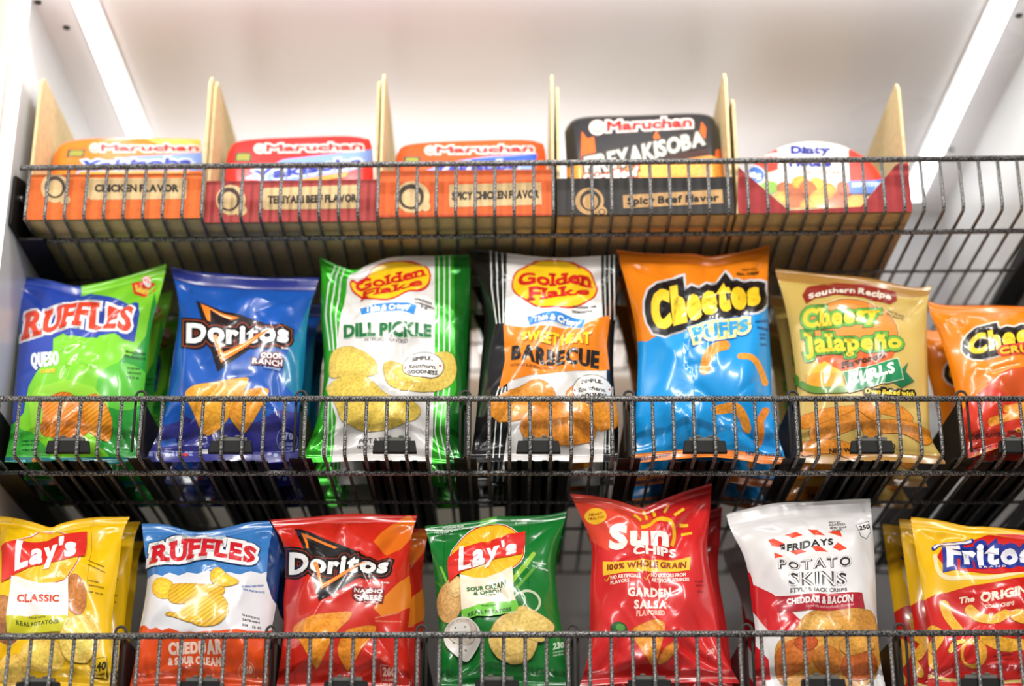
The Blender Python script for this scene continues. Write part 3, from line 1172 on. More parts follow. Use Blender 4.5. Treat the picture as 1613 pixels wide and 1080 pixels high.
a.t('Spicy Beef', [(400, 525), (690, 480), (690, 530), (400, 575)], (240, 235, 225), 4, out=[((180, 60, 20), 9)])
noodle_pack(a, [(881, 208), (888, 192), (910, 183), (1008, 182), (1112, 177), (1133, 186), (1140, 203)], [(1140, 203), (1147, 272), (1150, 335)], [(883, 338), (1010, 337), (1150, 335)], [(881, 208), (885, 281), (883, 338)],
            (40, 40, 42), 'glossy black noodle pack with flames in the Spicy Beef Flavor tray', .040, .085, D=.012, tray_col=(30, 30, 30), sx=.935)
# ---- stew bowl in a paper sleeve
a = Art(1133, 120, 3.36)
a.p((222, 56, 40), [(125, 470), (185, 430), (240, 395), (318, 362), (322, 490), (230, 520), (125, 520)])
a.p((222, 56, 40), [(672, 358), (760, 395), (840, 450), (885, 520), (870, 556), (690, 555)])
a.p((236, 232, 226), [(200, 420), (330, 405), (330, 440), (200, 450)])
a.t('Stew', [(222, 422), (318, 416), (318, 432), (222, 438)], (200, 60, 50), 1)
a.p((228, 222, 216), [(314, 352), (500, 340), (678, 352), (690, 550), (700, 715), (300, 715), (310, 520)])
a.t('Dinty', [(376, 370), (582, 370), (582, 414), (376, 414)], (24, 42, 140), 7, fat=.11, serif=True)
a.t('Moore', [(365, 432), (600, 432), (590, 482), (370, 482)], (24, 42, 140), 8, fat=.11, serif=True)
a.t('hearty meals', [(420, 495), (665, 500), (665, 520), (420, 518)], (220, 130, 110), 1)
a.e((236, 236, 240), 185, 525, 58, 52); a.e((60, 110, 190), 190, 525, 48, 44); a.t('10g', [(160, 508), (222, 508), (222, 540), (160, 540)], W_, 3)
a.e((130, 170, 60), 265, 590, 50, 34)
for i, (x, y, r_) in enumerate(((430, 570, 48), (350, 600, 45), (520, 575, 40), (470, 610, 55), (580, 620, 50), (400, 660, 62), (520, 660, 55), (650, 660, 60), (720, 680, 60), (610, 690, 50), (330, 650, 40), (660, 600, 40), (470, 705, 50))):
    a.e(((236, 150, 40), (170, 84, 30), (240, 170, 60), (206, 90, 34))[i % 4], x, y, r_, r_ * .8, i * 20, kind='food')
a.p((64, 112, 190), [(678, 562), (870, 556), (850, 628), (690, 632)]); a.t('BEEF STEW', [(700, 572), (850, 566), (845, 590), (700, 596)], (190, 205, 235), 2)
th_ = np.linspace(0, 1, 9)
def arcpts(a0, a1, n=9, cx=1281, cy=306, rx=119, ry=83):
    return [(cx + rx * math.cos(t), cy - (83 if t % 6.2832 < 3.1416 else 42) * math.sin(t)) for t in np.linspace(math.radians(a0), math.radians(a1), n)]
noodle_pack(a, arcpts(140, 40), arcpts(40, -40, ry=44 + 22), arcpts(220, 320, ry=66), arcpts(140, 220, ry=66), (232, 216, 190), 'round red and white stew bowl in a paper sleeve on the top shelf', .042, .075,
            D=.004, depth=.05, group='bowls', name='stew_bowl', cat='bowl', NU=28, NV=22)


def Z(ox, oy, sc):
    return lambda *pts: [(ox + x / sc, oy + y / sc) for x, y in pts]


def repeats(root, moves):
    """packets of the same lane standing further back: (dx, dy, dz, turn, label)"""
    for dx, dy, dz, turn, lb in moves:
        c = copy_tree(root)
        c.location = (root.location[0] + dx * .2, root.location[1] + dy, root.location[2])
        c.scale = (.97, .78, 1 + dz / .25)
        c['label'] = lb


ZM, ZLO = SHELF['mid'][1] + .0046, SHELF['low'][1] + .0046
WH, BKN = (238, 235, 232), (30, 28, 28)
ORC, YEL, CHIP = (232, 140, 30), (246, 200, 36), (222, 190, 84)


def dots(a, rows, col=(60, 56, 52), h=9):
    for x0, y0, x1, y1, s_ in rows:
        a.t(s_, [(x0, y0), (x1, y1), (x1, y1 + h), (x0, y0 + h)], col, .6)


# ================================================================== middle shelf
a = Art(0, 380, 2.57)
BL = (44, 72, 168)
a.p(BL, [(-20, 90), (150, 90), (330, 185), (322, 230), (215, 380), (215, 440), (165, 500), (115, 590), (95, 690), (40, 760), (-20, 760)])
a.p((40, 150, 52), [(625, 200), (590, 380), (530, 460), (500, 470), (440, 560), (420, 700), (400, 830), (480, 900), (640, 1000), (700, 700)])
a.e((92, 190, 56), 500, 590, 110, 95)
a.p((150, 216, 60), [(115, 640), (150, 590), (260, 560), (380, 590), (440, 660), (440, 760), (300, 830), (130, 780)])
a.p((66, 176, 60), [(40, 740), (130, 770), (200, 850), (200, 900), (10, 900)])
a.p((236, 132, 26), [(165, 640), (240, 608), (300, 618), (335, 690), (360, 780), (300, 805), (200, 800), (160, 770), (180, 700)], kind='ridge')
a.p((240, 150, 30), [(325, 640), (395, 605), (455, 710), (440, 805), (385, 790), (350, 760)], kind='ridge')
a.p((24, 108, 112), [(20, 872), (200, 878), (420, 870), (560, 880), (640, 960), (640, 1010), (0, 1010), (0, 900)])
a.t('POTATO', [(22, 885), (105, 885), (105, 902), (22, 902)], (140, 220, 220), 2)
a.p(BL, [(76, 458), (84, 275), (120, 245), (205, 238), (215, 225), (300, 225), (370, 214), (500, 238), (560, 255), (565, 300), (540, 402), (500, 395), (470, 375), (400, 372), (390, 382), (270, 382), (260, 372), (200, 395), (160, 432)], w=2)
a.t('RUFFLES', [(112, 292), (548, 276), (525, 372), (92, 405)], (226, 72, 46), 5, out=[((242, 240, 240), 10)], serif=True, arc=(-32, -42), gap=.13)
a.t('QUESO', [(125, 452), (240, 446), (240, 502), (125, 508)], (236, 238, 244), 4, gap=.13)
a.t('CHEESE', [(163, 520), (225, 517), (225, 532), (163, 535)], (240, 200, 60), 1)
dots(a, [(508, 440, 590, 452, 'GUARANTEED'), (500, 458, 588, 472, 'UNTIL PRINTED DATE'), (516, 512, 566, 512, '20 JUN 2026'), (516, 532, 570, 532, '28714062'), (514, 552, 562, 552, '213 12 10')], (30, 70, 30))
dots(a, [(85, 800, 160, 800, 'Chips with a'), (88, 815, 160, 815, 'to share some'), (90, 838, 150, 838, 'crispy taste')], (20, 80, 40))
a.e((206, 120, 40), 150, 890, 20, 10); a.e((90, 190, 160), 220, 880, 16, 9)
a.p((222, 60, 44), [(536, 170), (622, 164), (624, 194), (540, 198)], w=3); a.t('Sabritas', [(545, 174), (616, 169), (616, 188), (545, 192)], (250, 220, 90), 1.5)
a.e((250, 240, 240), 593, 158, 15, 13, out=[((222, 60, 44), 4)]); a.e((222, 60, 44), 588, 158, 4, 5); a.e((222, 60, 44), 599, 158, 4, 5)
b = chip_bag(a, [(24, 433), (70, 440), (118, 455), (146, 449), (200, 434), (263, 418)], [(263, 418), (255, 454), (239, 508), (232, 555), (229, 598), (221, 660), (217, 740)],
             [(6, 727), (60, 731), (150, 733), (217, 740)], [(24, 433), (33, 462), (29, 555), (23, 613), (17, 691), (6, 727)], (128, 208, 48),
             'lime green and blue ridged chip bag, leftmost on the middle shelf', ZM, seed=11, group='bags on the middle shelf', yaw=-.02)
repeats(b, [(-.02, .085, .0, .02, 'lime green bag directly behind the leftmost bag of the middle shelf'), (-.02, .165, .0, .0, 'lime green bag hindmost in the leftmost lane of the middle shelf')])

a = Art(230, 380, 2.57)
a.p((24, 116, 156), [(720, 180), (645, 290), (560, 480), (545, 560), (600, 620), (700, 640)])
a.p((46, 46, 126), [(40, 760), (160, 700), (240, 720), (420, 740), (560, 690), (720, 700), (720, 1000), (-60, 1000)])
a.p((34, 26, 30), [(202, 236), (470, 330), (515, 372), (290, 522)], w=2)
a.p((238, 128, 36), [(220, 250), (378, 310), (345, 316), (258, 274), (262, 330), (248, 322)]); a.p((250, 220, 170), [(232, 262), (350, 308), (340, 312), (248, 268)])
a.t('Doritos', [(165, 330), (580, 345), (575, 415), (165, 415)], (238, 236, 234), 6, out=[((36, 26, 28), 22), ((150, 62, 40), 15), ((30, 22, 24), 11)], gap=.14)
a.p((238, 128, 36), [(272, 392), (305, 492), (512, 362), (440, 386), (312, 452), (288, 386)]); a.p((250, 214, 160), [(284, 400), (308, 474), (470, 382), (310, 462)])
a.t('COOL', [(466, 452), (550, 454), (550, 475), (462, 474)], (240, 226, 226), 4, out=[((90, 26, 40), 5)], gap=.16)
a.t('RANCH', [(432, 476), (552, 479), (550, 501), (430, 497)], (240, 226, 226), 4, out=[((90, 26, 40), 5)], gap=.16)
a.t('FLAVORED', [(475, 504), (545, 506), (545, 516), (475, 514)], (170, 190, 230), .5)
a.t('BRAND', [(548, 432), (576, 434), (576, 441), (548, 439)], WH, .5)
a.p((230, 158, 40), [(152, 620), (200, 580), (320, 560), (410, 548), (418, 566), (350, 690), (270, 775), (225, 770), (190, 680)], kind='food')
a.p((222, 146, 36), [(390, 606), (502, 600), (490, 640), (405, 772), (385, 770), (330, 700), (360, 650)], kind='food')
a.t('TORTILLA CHIPS', [(5, 795), (145, 798), (142, 818), (0, 812)], (150, 160, 214), 1)
a.t('NET WT. 2 1/2 OZ', [(0, 850), (190, 852), (190, 870), (0, 868)], (150, 160, 214), 1)
a.e((46, 46, 126), 572, 808, 40, 42, out=[((120, 130, 190), 3)]); a.t('370', [(548, 785), (596, 785), (596, 810), (548, 810)], (170, 180, 220), 3)
a.t('CALORIES', [(540, 818), (600, 818), (600, 829), (540, 829)], (150, 160, 214), 1); a.t('PER PKG', [(546, 834), (594, 834), (594, 844), (546, 844)], (150, 160, 214), 1)
a.e((200, 40, 50), 160, 865, 12, 7); a.p((220, 220, 224), [(215, 842), (250, 842), (250, 862), (215, 862)]); a.e((170, 160, 210), 500, 860, 10, 7); a.e((150, 170, 220), 525, 866, 9, 7)
chip = chip_bag(a, [(268, 418), (308, 431), (386, 436), (432, 437), (503, 440)], [(503, 440), (484, 493), (480, 575), (475, 621), (468, 660), (476, 728)],
                [(228, 726), (300, 731), (400, 731), (476, 728)], [(268, 418), (279, 458), (284, 497), (273, 555), (267, 613), (253, 676), (228, 726)], (26, 84, 172),
                'deep blue tortilla chip bag with a dark triangle logo on the middle shelf', ZM, seed=5, seal_col=(38, 50, 130), group='bags on the middle shelf', seal_rows=6)
repeats(chip, [(.008, .085, 0, .03, 'deep blue bag standing behind the triangle logo bag on the middle shelf'), (.012, .17, 0, 0, 'deep blue bag hindmost in the triangle logo lane of the middle shelf')])

STR = (232, 236, 230)


def flake_logo(a, blob, q1, q2):
    a.p((246, 200, 30), blob, out=[((206, 40, 32), 9)], w=2, soft=2)
    a.t('Golden', q1, (208, 36, 30), 4, serif=True)
    a.t('Flake', q2, (208, 36, 30), 4, serif=True)


def oval(a, x, y, rx, ry):
    a.e((236, 232, 226), x, y, rx, ry, 4, out=[((70, 64, 60), 3)])
    a.t('SIMPLE.', [(x - 42, y - 36), (x + 40, y - 34), (x + 40, y - 17), (x - 42, y - 20)], (70, 64, 60), 1.2, arc=(-3, -3))
    a.t('Southern.', [(x - 52, y - 8), (x + 56, y - 2), (x + 52, y + 14), (x - 58, y + 8)], (80, 74, 70), .8)
    a.t('GOODNESS.', [(x - 64, y + 15), (x + 64, y + 19), (x + 60, y + 36), (x - 60, y + 32)], (70, 64, 60), 1.2, arc=(4, 4))
    for sx in (-70, 68):
        a.p((214, 50, 50), [(x + sx + 7 * math.sin(k * math.pi / 5) * (1 if k % 2 == 0 else .42), y - 7 * math.cos(k * math.pi / 5) * (1 if k % 2 == 0 else .42)) for k in range(10)])


a = Art(470, 380, 2.57, 'film')
G1, G2 = (58, 186, 40), (20, 112, 34)
a.p(G2, [(628, 20), (720, 20), (720, 990), (600, 960), (600, 720), (640, 600), (635, 440)], kind='foil')
a.p((226, 222, 218), [(200, 140), (232, 126), (385, 40), (552, 40), (552, 450), (548, 620), (540, 905), (135, 905), (150, 700), (112, 600), (150, 450), (170, 300)])
for k in range(3):
    d = k * 22
    a.l(STR, [(150 + d, 95), (122 + d, 165), (112 + d * .9, 300), (128 + d * .7, 440)], 5)
    a.l(STR, [(568 + d, 30), (568 + d, 450)], 5)
    a.l(STR, [(566 + d, 590), (552 + d, 760), (575 + d * 1.2, 880)], 5)
    a.l(STR, [(110 + d * .6, 650), (92 + d * .9, 870)], 4)
a.p(CHIP, [(128, 470), (150, 432), (185, 422), (225, 425), (312, 480), (325, 540), (255, 562), (190, 542), (125, 562)], kind='food')
a.p(CHIP, [(340, 475), (430, 486), (500, 476), (570, 448), (622, 455), (642, 520), (620, 582), (500, 618), (420, 604), (352, 572)], kind='food')
a.p((226, 194, 80), [(108, 602), (170, 550), (230, 540), (300, 570), (360, 620), (480, 655), (500, 690), (400, 752), (300, 768), (180, 732), (150, 650)], kind='food')
flake_logo(a, [(212, 160), (240, 174), (272, 166), (300, 120), (350, 95), (410, 88), (480, 92), (525, 115), (530, 160), (500, 190), (440, 197), (400, 217), (350, 230), (290, 222), (250, 202), (222, 186)],
           [(230, 158), (508, 104), (512, 140), (230, 196)], [(262, 192), (498, 150), (502, 180), (258, 222)])
a.p((48, 132, 206), [(248, 265), (300, 257), (365, 247), (430, 254), (480, 268), (468, 306), (420, 293), (362, 285), (310, 291), (258, 303)], out=[((240, 240, 240), 3)])
a.t('Thin & Crispy', [(272, 263), (456, 262), (452, 286), (272, 292)], WH, 3, arc=(-8, -8))
a.t('DILL PICKLE', [(184, 335), (538, 333), (537, 386), (184, 388)], (26, 108, 58), 6, sh=((186, 214, 180), 2, 2, 1), gap=.12)
a.t('ARTIFICIALLY FLAVORED', [(267, 393), (443, 393), (443, 406), (267, 406)], (120, 114, 108), .5)
dots(a, [(470, 236, 540, 246, 'APR202026'), (470, 252, 548, 262, '28318030303'), (495, 266, 520, 268, '19:08')])
oval(a, 503, 503, 82, 53)
a.t('POTATO CHIPS', [(243, 792), (448, 793), (448, 815), (243, 815)], (80, 70, 64), 1)
a.t('NET WT. 3 OZ', [(238, 826), (330, 826), (330, 840), (238, 840)], (80, 70, 64), 1)
b = chip_bag(a, [(503, 404), (532, 418), (559, 428), (583, 419), (618, 406), (684, 402), (739, 403)], [(739, 403), (741, 430), (739, 497), (735, 575), (733, 621), (722, 680), (729, 742)],
             [(473, 728), (550, 728), (640, 727), (728, 742)], [(503, 404), (507, 431), (505, 497), (511, 555), (509, 621), (498, 672), (473, 728)], G1,
             'white and green dill pickle potato chip bag on the middle shelf', ZM, seed=23, kind='foil', group='bags on the middle shelf', D=.034)
repeats(b, [(-.012, .085, 0, .03, 'green striped bag standing behind the dill pickle bag'), (.004, .17, 0, -.02, 'green striped bag hindmost in the dill pickle lane')])

a = Art(720, 380, 2.57)
a.p((226, 222, 218), [(203, 30), (582, 30), (588, 300), (604, 440), (606, 600), (590, 905), (185, 905), (215, 700), (205, 600), (192, 350)])
for k in range(3):
    d = k * 23
    a.l(STR, [(136 + d, 30), (140 + d, 190), (160 + d * .6, 340)], 5)
    a.l(STR, [(170 + d * .6, 590), (134 + d, 720), (120 + d * 1.1, 880)], 5)
    a.l(STR, [(598 + d * .8, 40), (600 + d * .8, 320)], 5)
    a.l(STR, [(606 + d * .5, 590), (600 + d * .7, 860)], 5)
a.p((242, 132, 24), [(188, 345), (300, 345), (400, 350), (500, 344), (618, 306), (604, 420), (616, 520), (500, 529), (400, 532), (300, 541), (220, 566), (170, 602), (195, 480)])
a.p((224, 142, 40), [(130, 700), (128, 660), (190, 615), (250, 590), (320, 553), (370, 580), (400, 620), (392, 690), (250, 722), (165, 722)], kind='food')
a.p((222, 140, 36), [(433, 620), (460, 590), (480, 578), (540, 600), (655, 650), (655, 765), (560, 762), (480, 720)], kind='food')
a.p((226, 138, 40), [(250, 740), (320, 640), (420, 650), (520, 700), (572, 760), (530, 812), (450, 832), (350, 812), (270, 796)], kind='food')
flake_logo(a, [(228, 160), (245, 125), (290, 103), (330, 84), (400, 78), (465, 92), (510, 113), (552, 138), (564, 180), (552, 220), (510, 246), (460, 264), (400, 270), (335, 260), (288, 236), (250, 217), (231, 190)],
           [(248, 130), (544, 122), (544, 170), (248, 184)], [(290, 190), (536, 178), (534, 216), (290, 240)])
a.p((48, 132, 206), [(284, 300), (340, 294), (400, 293), (460, 303), (520, 318), (506, 356), (450, 340), (400, 332), (345, 331), (294, 337)], out=[((240, 240, 240), 2)])
a.t('Thin & Crispy', [(310, 303), (498, 318), (492, 341), (308, 327)], WH, 3, arc=(-5, -5))
a.t('SWEET HEAT', [(264, 366), (540, 377), (538, 425), (260, 404)], (250, 214, 30), 5, sh=((176, 86, 20), 4, 4, 1), gap=.12)
a.t('BARBECUE', [(223, 422), (575, 448), (572, 516), (221, 484)], (28, 26, 26), 8, gap=.14)
a.t('NATURALLY & ARTIFICIALLY FLAVORED', [(218, 500), (405, 505), (405, 516), (218, 510)], (150, 90, 30), .4)
oval(a, 545, 603, 77, 55)
dots(a, [(466, 258, 562, 264, 'APR202026 19:08'), (464, 276, 545, 282, '28318030303')])
b = chip_bag(a, [(735, 393), (774, 397), (798, 402), (876, 406), (946, 406), (975, 403)], [(975, 403), (975, 458), (969, 501), (965, 575), (969, 629), (975, 676), (972, 730)],
             [(742, 730), (800, 729), (900, 730), (972, 730)], [(735, 393), (752, 431), (756, 450), (764, 497), (761, 536), (757, 575), (753, 621), (748, 676), (740, 730)], (24, 22, 24),
             'black and white bag lettered SWEET HEAT BARBECUE on the middle shelf', ZM, seed=31, group='bags on the middle shelf', D=.034)
repeats(b, [(.012, .085, -.012, -.02, 'black striped bag standing behind the barbecue bag'), (.004, .17, -.012, .02, 'black striped bag hindmost in the barbecue lane')])

a = Art(960, 370, 2.57)
a.p((240, 134, 26), [(-10, 20), (700, 0), (660, 225), (560, 240), (500, 262), (330, 330), (150, 432), (60, 440)])
a.l((236, 150, 40), [(385, 548), (396, 490), (430, 458), (468, 445)], 42, kind='food', smooth=2)
a.l((236, 150, 40), [(530, 493), (580, 500), (612, 545), (630, 595)], 27, kind='food', smooth=2)
a.l((236, 150, 40), [(430, 700), (510, 690), (545, 730), (560, 770)], 34, kind='food', smooth=2)
a.l((226, 130, 32), [(632, 708), (608, 750), (618, 785), (606, 825)], 32, kind='food', smooth=2)
a.t('Cheetos', [(160, 232), (604, 178), (612, 278), (180, 396)], (248, 204, 44), 15, fat=.088, out=[((214, 214, 216), 36), ((38, 32, 32), 27)], arc=(-14, -4), gap=.2)
a.t('PUFFS', [(330, 385), (562, 336), (562, 386), (345, 440)], (52, 164, 224), 5, out=[((26, 104, 176), 16), ((244, 240, 160), 12)], gap=.2)
a.t('MADE WITH', [(537, 132), (598, 126), (598, 135), (537, 141)], (60, 40, 20), .6); a.t('REAL CHEESE', [(514, 152), (606, 138), (606, 150), (516, 163)], (60, 40, 20), 1)
a.p((232, 126, 34), [(60, 950), (120, 915), (250, 882), (480, 876), (640, 890), (730, 935), (740, 980), (600, 905), (400, 895), (250, 897), (100, 950)])
a.t('CHEESE FLAVORED SNACKS', [(95, 903), (245, 880), (245, 892), (98, 916)], (20, 60, 110), .8); a.t('NET WT. 2 5/8 OZ', [(553, 876), (700, 882), (700, 895), (553, 889)], (20, 60, 110), .8)
dots(a, [(588, 350, 636, 345, 'GUARANTEED'), (596, 372, 640, 380, 'PRINTED DATE'), (606, 400, 630, 400, '19 JUN'), (606, 416, 632, 416, '28714'), (608, 440, 634, 440, '213')], (24, 80, 140))
b = chip_bag(a, [(970, 394), (1038, 400), (1096, 402), (1112, 408), (1135, 404), (1178, 394), (1213, 385)], [(1213, 385), (1209, 428), (1209, 487), (1213, 545), (1215, 603), (1217, 662), (1242, 736)],
             [(988, 731), (1060, 722), (1150, 722), (1242, 736)], [(970, 394), (987, 448), (1006, 537), (1004, 603), (1001, 662), (1000, 700), (988, 731)], (24, 150, 222),
             'bright blue and orange cheese puffs bag on the middle shelf', ZM, seed=47, seal_col=(238, 134, 30), group='bags on the middle shelf', D=.033)
repeats(b, [(.020, .085, 0, -.03, 'blue and orange bag standing behind the puffs bag'), (.012, .17, 0, .0, 'blue and orange bag hindmost in the puffs lane')])

a = Art(1190, 400, 2.57)
a.e((236, 142, 60), 385, 322, 190, 138, 0, out=[((236, 210, 150), 7), ((60, 70, 40), 3)])
a.p((224, 96, 44), [(220, 390), (300, 380), (570, 380), (555, 420), (500, 445), (340, 475), (260, 450)])
a.p((150, 46, 36), [(200, 168), (212, 148), (330, 128), (440, 133), (560, 160), (564, 180), (545, 190), (440, 164), (330, 160), (240, 172), (210, 190)], out=[((240, 226, 200), 6), ((150, 46, 36), 9)])
a.t('Southern Recipe', [(214, 164), (552, 164), (548, 184), (218, 184)], (244, 234, 214), 3, arc=(-24, -24), gap=.12)
GRN = (34, 138, 84)
LG = (110, 176, 70)
a.t('Cheesy', [(192, 222), (496, 208), (494, 268), (194, 300)], (240, 204, 56), 4, out=[((30, 100, 60), 14), (LG, 11)], serif=True, gap=.17)
a.t('Jalapeño', [(196, 318), (590, 330), (590, 382), (206, 404)], (240, 204, 56), 4, out=[((30, 100, 60), 14), (LG, 11)], serif=True, gap=.17)
a.t('Flavored', [(346, 440), (520, 396), (520, 420), (350, 466)], (70, 40, 20), 3, serif=True)
a.p((238, 184, 56), [(205, 485), (280, 440), (350, 480), (362, 545), (210, 545)]); a.p((224, 160, 40), [(205, 490), (350, 482), (362, 545), (210, 545)])
a.e((228, 150, 40), 240, 515, 10, 8); a.e((228, 150, 40), 310, 500, 9, 7)
a.l((96, 140, 50), [(190, 530), (230, 555), (300, 556), (380, 548)], 26, smooth=2)
a.p((26, 112, 66), [(550, 520), (590, 470), (616, 440), (606, 480), (642, 515), (590, 542)])
a.p(GRN, [(355, 482), (460, 458), (572, 428), (592, 510), (480, 535), (380, 562)], out=[((216, 222, 190), 3)])
a.t('CURLS', [(374, 490), (556, 442), (560, 488), (378, 535)], (240, 240, 232), 6, gap=.14)
for pts, w in (([(200, 680), (300, 650), (420, 642)], 56), ([(510, 622), (590, 635), (615, 665)], 46), ([(250, 725), (350, 690), (450, 650), (470, 720)], 66), ([(510, 700), (600, 690), (690, 745)], 56), ([(200, 790), (300, 770), (400, 800)], 60), ([(440, 620), (480, 650)], 50)):
    a.l((224, 138, 34), pts, w, kind='food', smooth=2, out=[((150, 80, 24), 2)])
a.t('Oven Baked with', [(443, 546), (640, 557), (638, 576), (441, 568)], (246, 214, 60), 3.5, out=[((40, 34, 20), 8)])
a.t('NET WT. 2.5 OZ (71g)', [(298, 786), (565, 768), (565, 785), (298, 806)], (50, 40, 20), 1.5)
dots(a, [(535, 222, 605, 240, 'MAY 28 2026'), (530, 238, 600, 254, 'BY 1540713')], (130, 110, 60))
a.p((66, 120, 40), [(158, 480), (180, 500), (178, 535), (158, 530)])
b = chip_bag(a, [(1220, 425), (1268, 428), (1326, 435), (1385, 443), (1439, 454), (1469, 449)], [(1469, 449), (1461, 470), (1459, 517), (1462, 595), (1464, 672), (1465, 692), (1492, 731)],
             [(1256, 733), (1320, 731), (1400, 729), (1492, 731)], [(1220, 425), (1237, 478), (1250, 556), (1256, 614), (1260, 672), (1256, 733)], (210, 178, 96),
             'tan cheesy jalapeño curls bag with a green ribbon on the middle shelf', ZM, seed=59, seal_col=(176, 130, 62), group='bags on the middle shelf', seal_rows=5, crease=.7)
repeats(b, [(.004, .085, 0, .02, 'tan bag standing behind the jalapeño curls bag'), (.012, .17, 0, .0, 'tan bag hindmost in the jalapeño curls lane')])

a = Art(1400, 440, 3.0)
a.p((222, 58, 34), [(300, 700), (380, 570), (470, 500), (620, 440), (800, 420), (1100, 420), (1100, 900), (300, 900)])
a.p((214, 84, 30), [(460, 490), (560, 430), (700, 400), (1000, 420), (900, 560), (600, 560)])
a.t('Cheetos', [(365, 288), (850, 196), (850, 282), (385, 362)], (248, 204, 44), 15, fat=.088, out=[((222, 216, 206), 36), ((38, 32, 32), 27)], arc=(-16, -6), gap=.2)
a.t('CRUNCHY', [(520, 330), (860, 286), (860, 326), (525, 360)], (240, 190, 40), 5, out=[((206, 70, 30), 11)], gap=.16)
a.l((238, 152, 36), [(490, 670), (560, 640), (640, 625), (720, 640)], 40, kind='food', smooth=2)
a.l((238, 152, 36), [(560, 600), (640, 585), (760, 600)], 36, kind='food', smooth=2)
a.t('CHEESE FLAVORED SNACKS', [(385, 735), (640, 700), (640, 720), (388, 758)], (110, 24, 20), 1.2); a.t('NET WT. 2 3/8 OZ', [(388, 796), (600, 766), (600, 786), (390, 815)], (110, 24, 20), 1.2)
a.e((240, 180, 40), 612, 712, 14, 13); a.e((200, 70, 30), 612, 712, 7, 6)
a.p((226, 140, 70), [(380, 838), (420, 815), (640, 765), (640, 790), (430, 840), (382, 852)])
b = chip_bag(a, [(1462, 473), (1480, 480), (1540, 484), (1613, 484), (1670, 478), (1700, 470)], [(1700, 470), (1694, 520), (1690, 590), (1692, 640), (1708, 678)],
             [(1526, 722), (1560, 710), (1620, 694), (1708, 678)], [(1462, 473), (1464, 493), (1482, 533), (1498, 587), (1505, 620), (1521, 673), (1526, 722)], (240, 134, 24),
             'tilted orange and red cheese snack bag at the right edge of the middle shelf', ZM, seed=67, group='bags on the middle shelf')
repeats(b, [(-.016, .085, -.0, .03, 'orange bag standing behind the tilted orange bag at the right edge')])

# ================================================================== lowest shelf
def lays(a, cx, cy, rx, ry, rot, banner, quad, dot):
    a.e((248, 190, 36), cx, cy, rx, ry, rot, out=[((240, 238, 236), 9), ((206, 50, 36), 5)])
    for k in range(26):                      # printed sun rays
        t = 2 * math.pi * k / 26
        r = math.radians(rot)
        x0, y0, x1, y1 = rx * .35 * math.cos(t), ry * .35 * math.sin(t), rx * .93 * math.cos(t), ry * .93 * math.sin(t)
        a.l((250, 214, 90), [(cx + x * math.cos(r) - y * math.sin(r), cy + x * math.sin(r) + y * math.cos(r)) for x, y in ((x0, y0), (x1, y1))], 4)
    a.p((222, 48, 40), banner)
    a.t("Lay's", quad, (244, 240, 238), 12, fat=.058, gap=.14, serif=False)


a = Art(0, 780, 3.6)
Y1 = (244, 194, 20)
for x0, x1 in ((522, 488), (8, -40)):
    a.l((150, 112, 20), [(x0, 170), (x1, 640)], 2)
a.l((150, 112, 20), [(-20, 150), (70, 155), (74, 125)], 2); a.l((150, 112, 20), [(530, 130), (530, 170), (570, 168)], 2)
a.e((196, 120, 54), 425, 560, 62, 112, -8, kind='food'); a.e((150, 96, 60), 30, 770, 66, 60, kind='food'); a.e((180, 120, 66), 20, 650, 60, 80, kind='food')
lays(a, 235, 360, 215, 145, -12, [(20, 300), (90, 268), (300, 250), (494, 210), (478, 345), (350, 374), (200, 410), (90, 445), (10, 495)], [(98, 262), (436, 248), (430, 344), (86, 432)], 0)
a.p((242, 238, 230), [(66, 452), (110, 462), (180, 492), (250, 503), (330, 492), (392, 452), (382, 690), (44, 690)])
a.t('CLASSIC', [(104, 568), (333, 563), (333, 606), (102, 612)], (206, 66, 40), 4, gap=.14)
a.p((206, 200, 40), [(44, 690), (150, 686), (210, 672), (270, 684), (382, 686), (378, 775), (46, 775)])
a.t('MADE WITH', [(162, 684), (262, 684), (262, 695), (162, 695)], (110, 110, 30), .6); a.t('REAL POTATOES', [(94, 712), (335, 710), (335, 731), (94, 735)], (90, 100, 30), 1.5, gap=.25)
a.e((238, 196, 84), 240, 900, 125, 100, 10, kind='food'); a.e((240, 204, 96), 450, 810, 108, 135, 12, kind='food'); a.e((232, 186, 80), 60, 980, 100, 90, kind='food')
a.p((244, 200, 30), [(512, 930), (600, 920), (610, 1045), (515, 1030)], out=[((70, 60, 20), 3)]); a.t('240', [(520, 940), (602, 942), (602, 985), (520, 980)], (60, 54, 20), 4)
a.t('CALORIES', [(522, 994), (598, 998), (598, 1008), (522, 1004)], (60, 54, 20), 1); a.t('PER PKG', [(526, 1015), (594, 1019), (594, 1029), (526, 1025)], (60, 54, 20), 1)
dots(a, [(500, 362, 590, 400, 'GUARANTEED FRESH'), (498, 388, 594, 432, 'UNTIL PRINTED DATE'), (505, 485, 560, 492, '20 JUN 2026'), (505, 512, 590, 522, '28714062'), (500, 545, 585, 560, '213  12 10')], (120, 90, 20))
b = chip_bag(a, [(-30, 818), (0, 813), (30, 816), (60, 824), (81, 833), (94, 826), (147, 816), (204, 813)], [(204, 813), (193, 836), (189, 877), (184, 913), (179, 947), (174, 1002), (178, 1092)],
             [(-34, 1090), (40, 1086), (110, 1086), (178, 1092)], [(-30, 818), (-26, 870), (-28, 960), (-28, 1020), (-34, 1090)], Y1,
             'yellow classic potato chip bag, leftmost on the lowest shelf', ZLO, seed=71, group='bags on the lowest shelf', crease=.95, D=.026)
repeats(b, [(.024, .057, .010, .0, 'yellow bag standing behind the classic chip bag'), (.0, .11, 0, 0, 'yellow bag hindmost in the classic chip lane')])

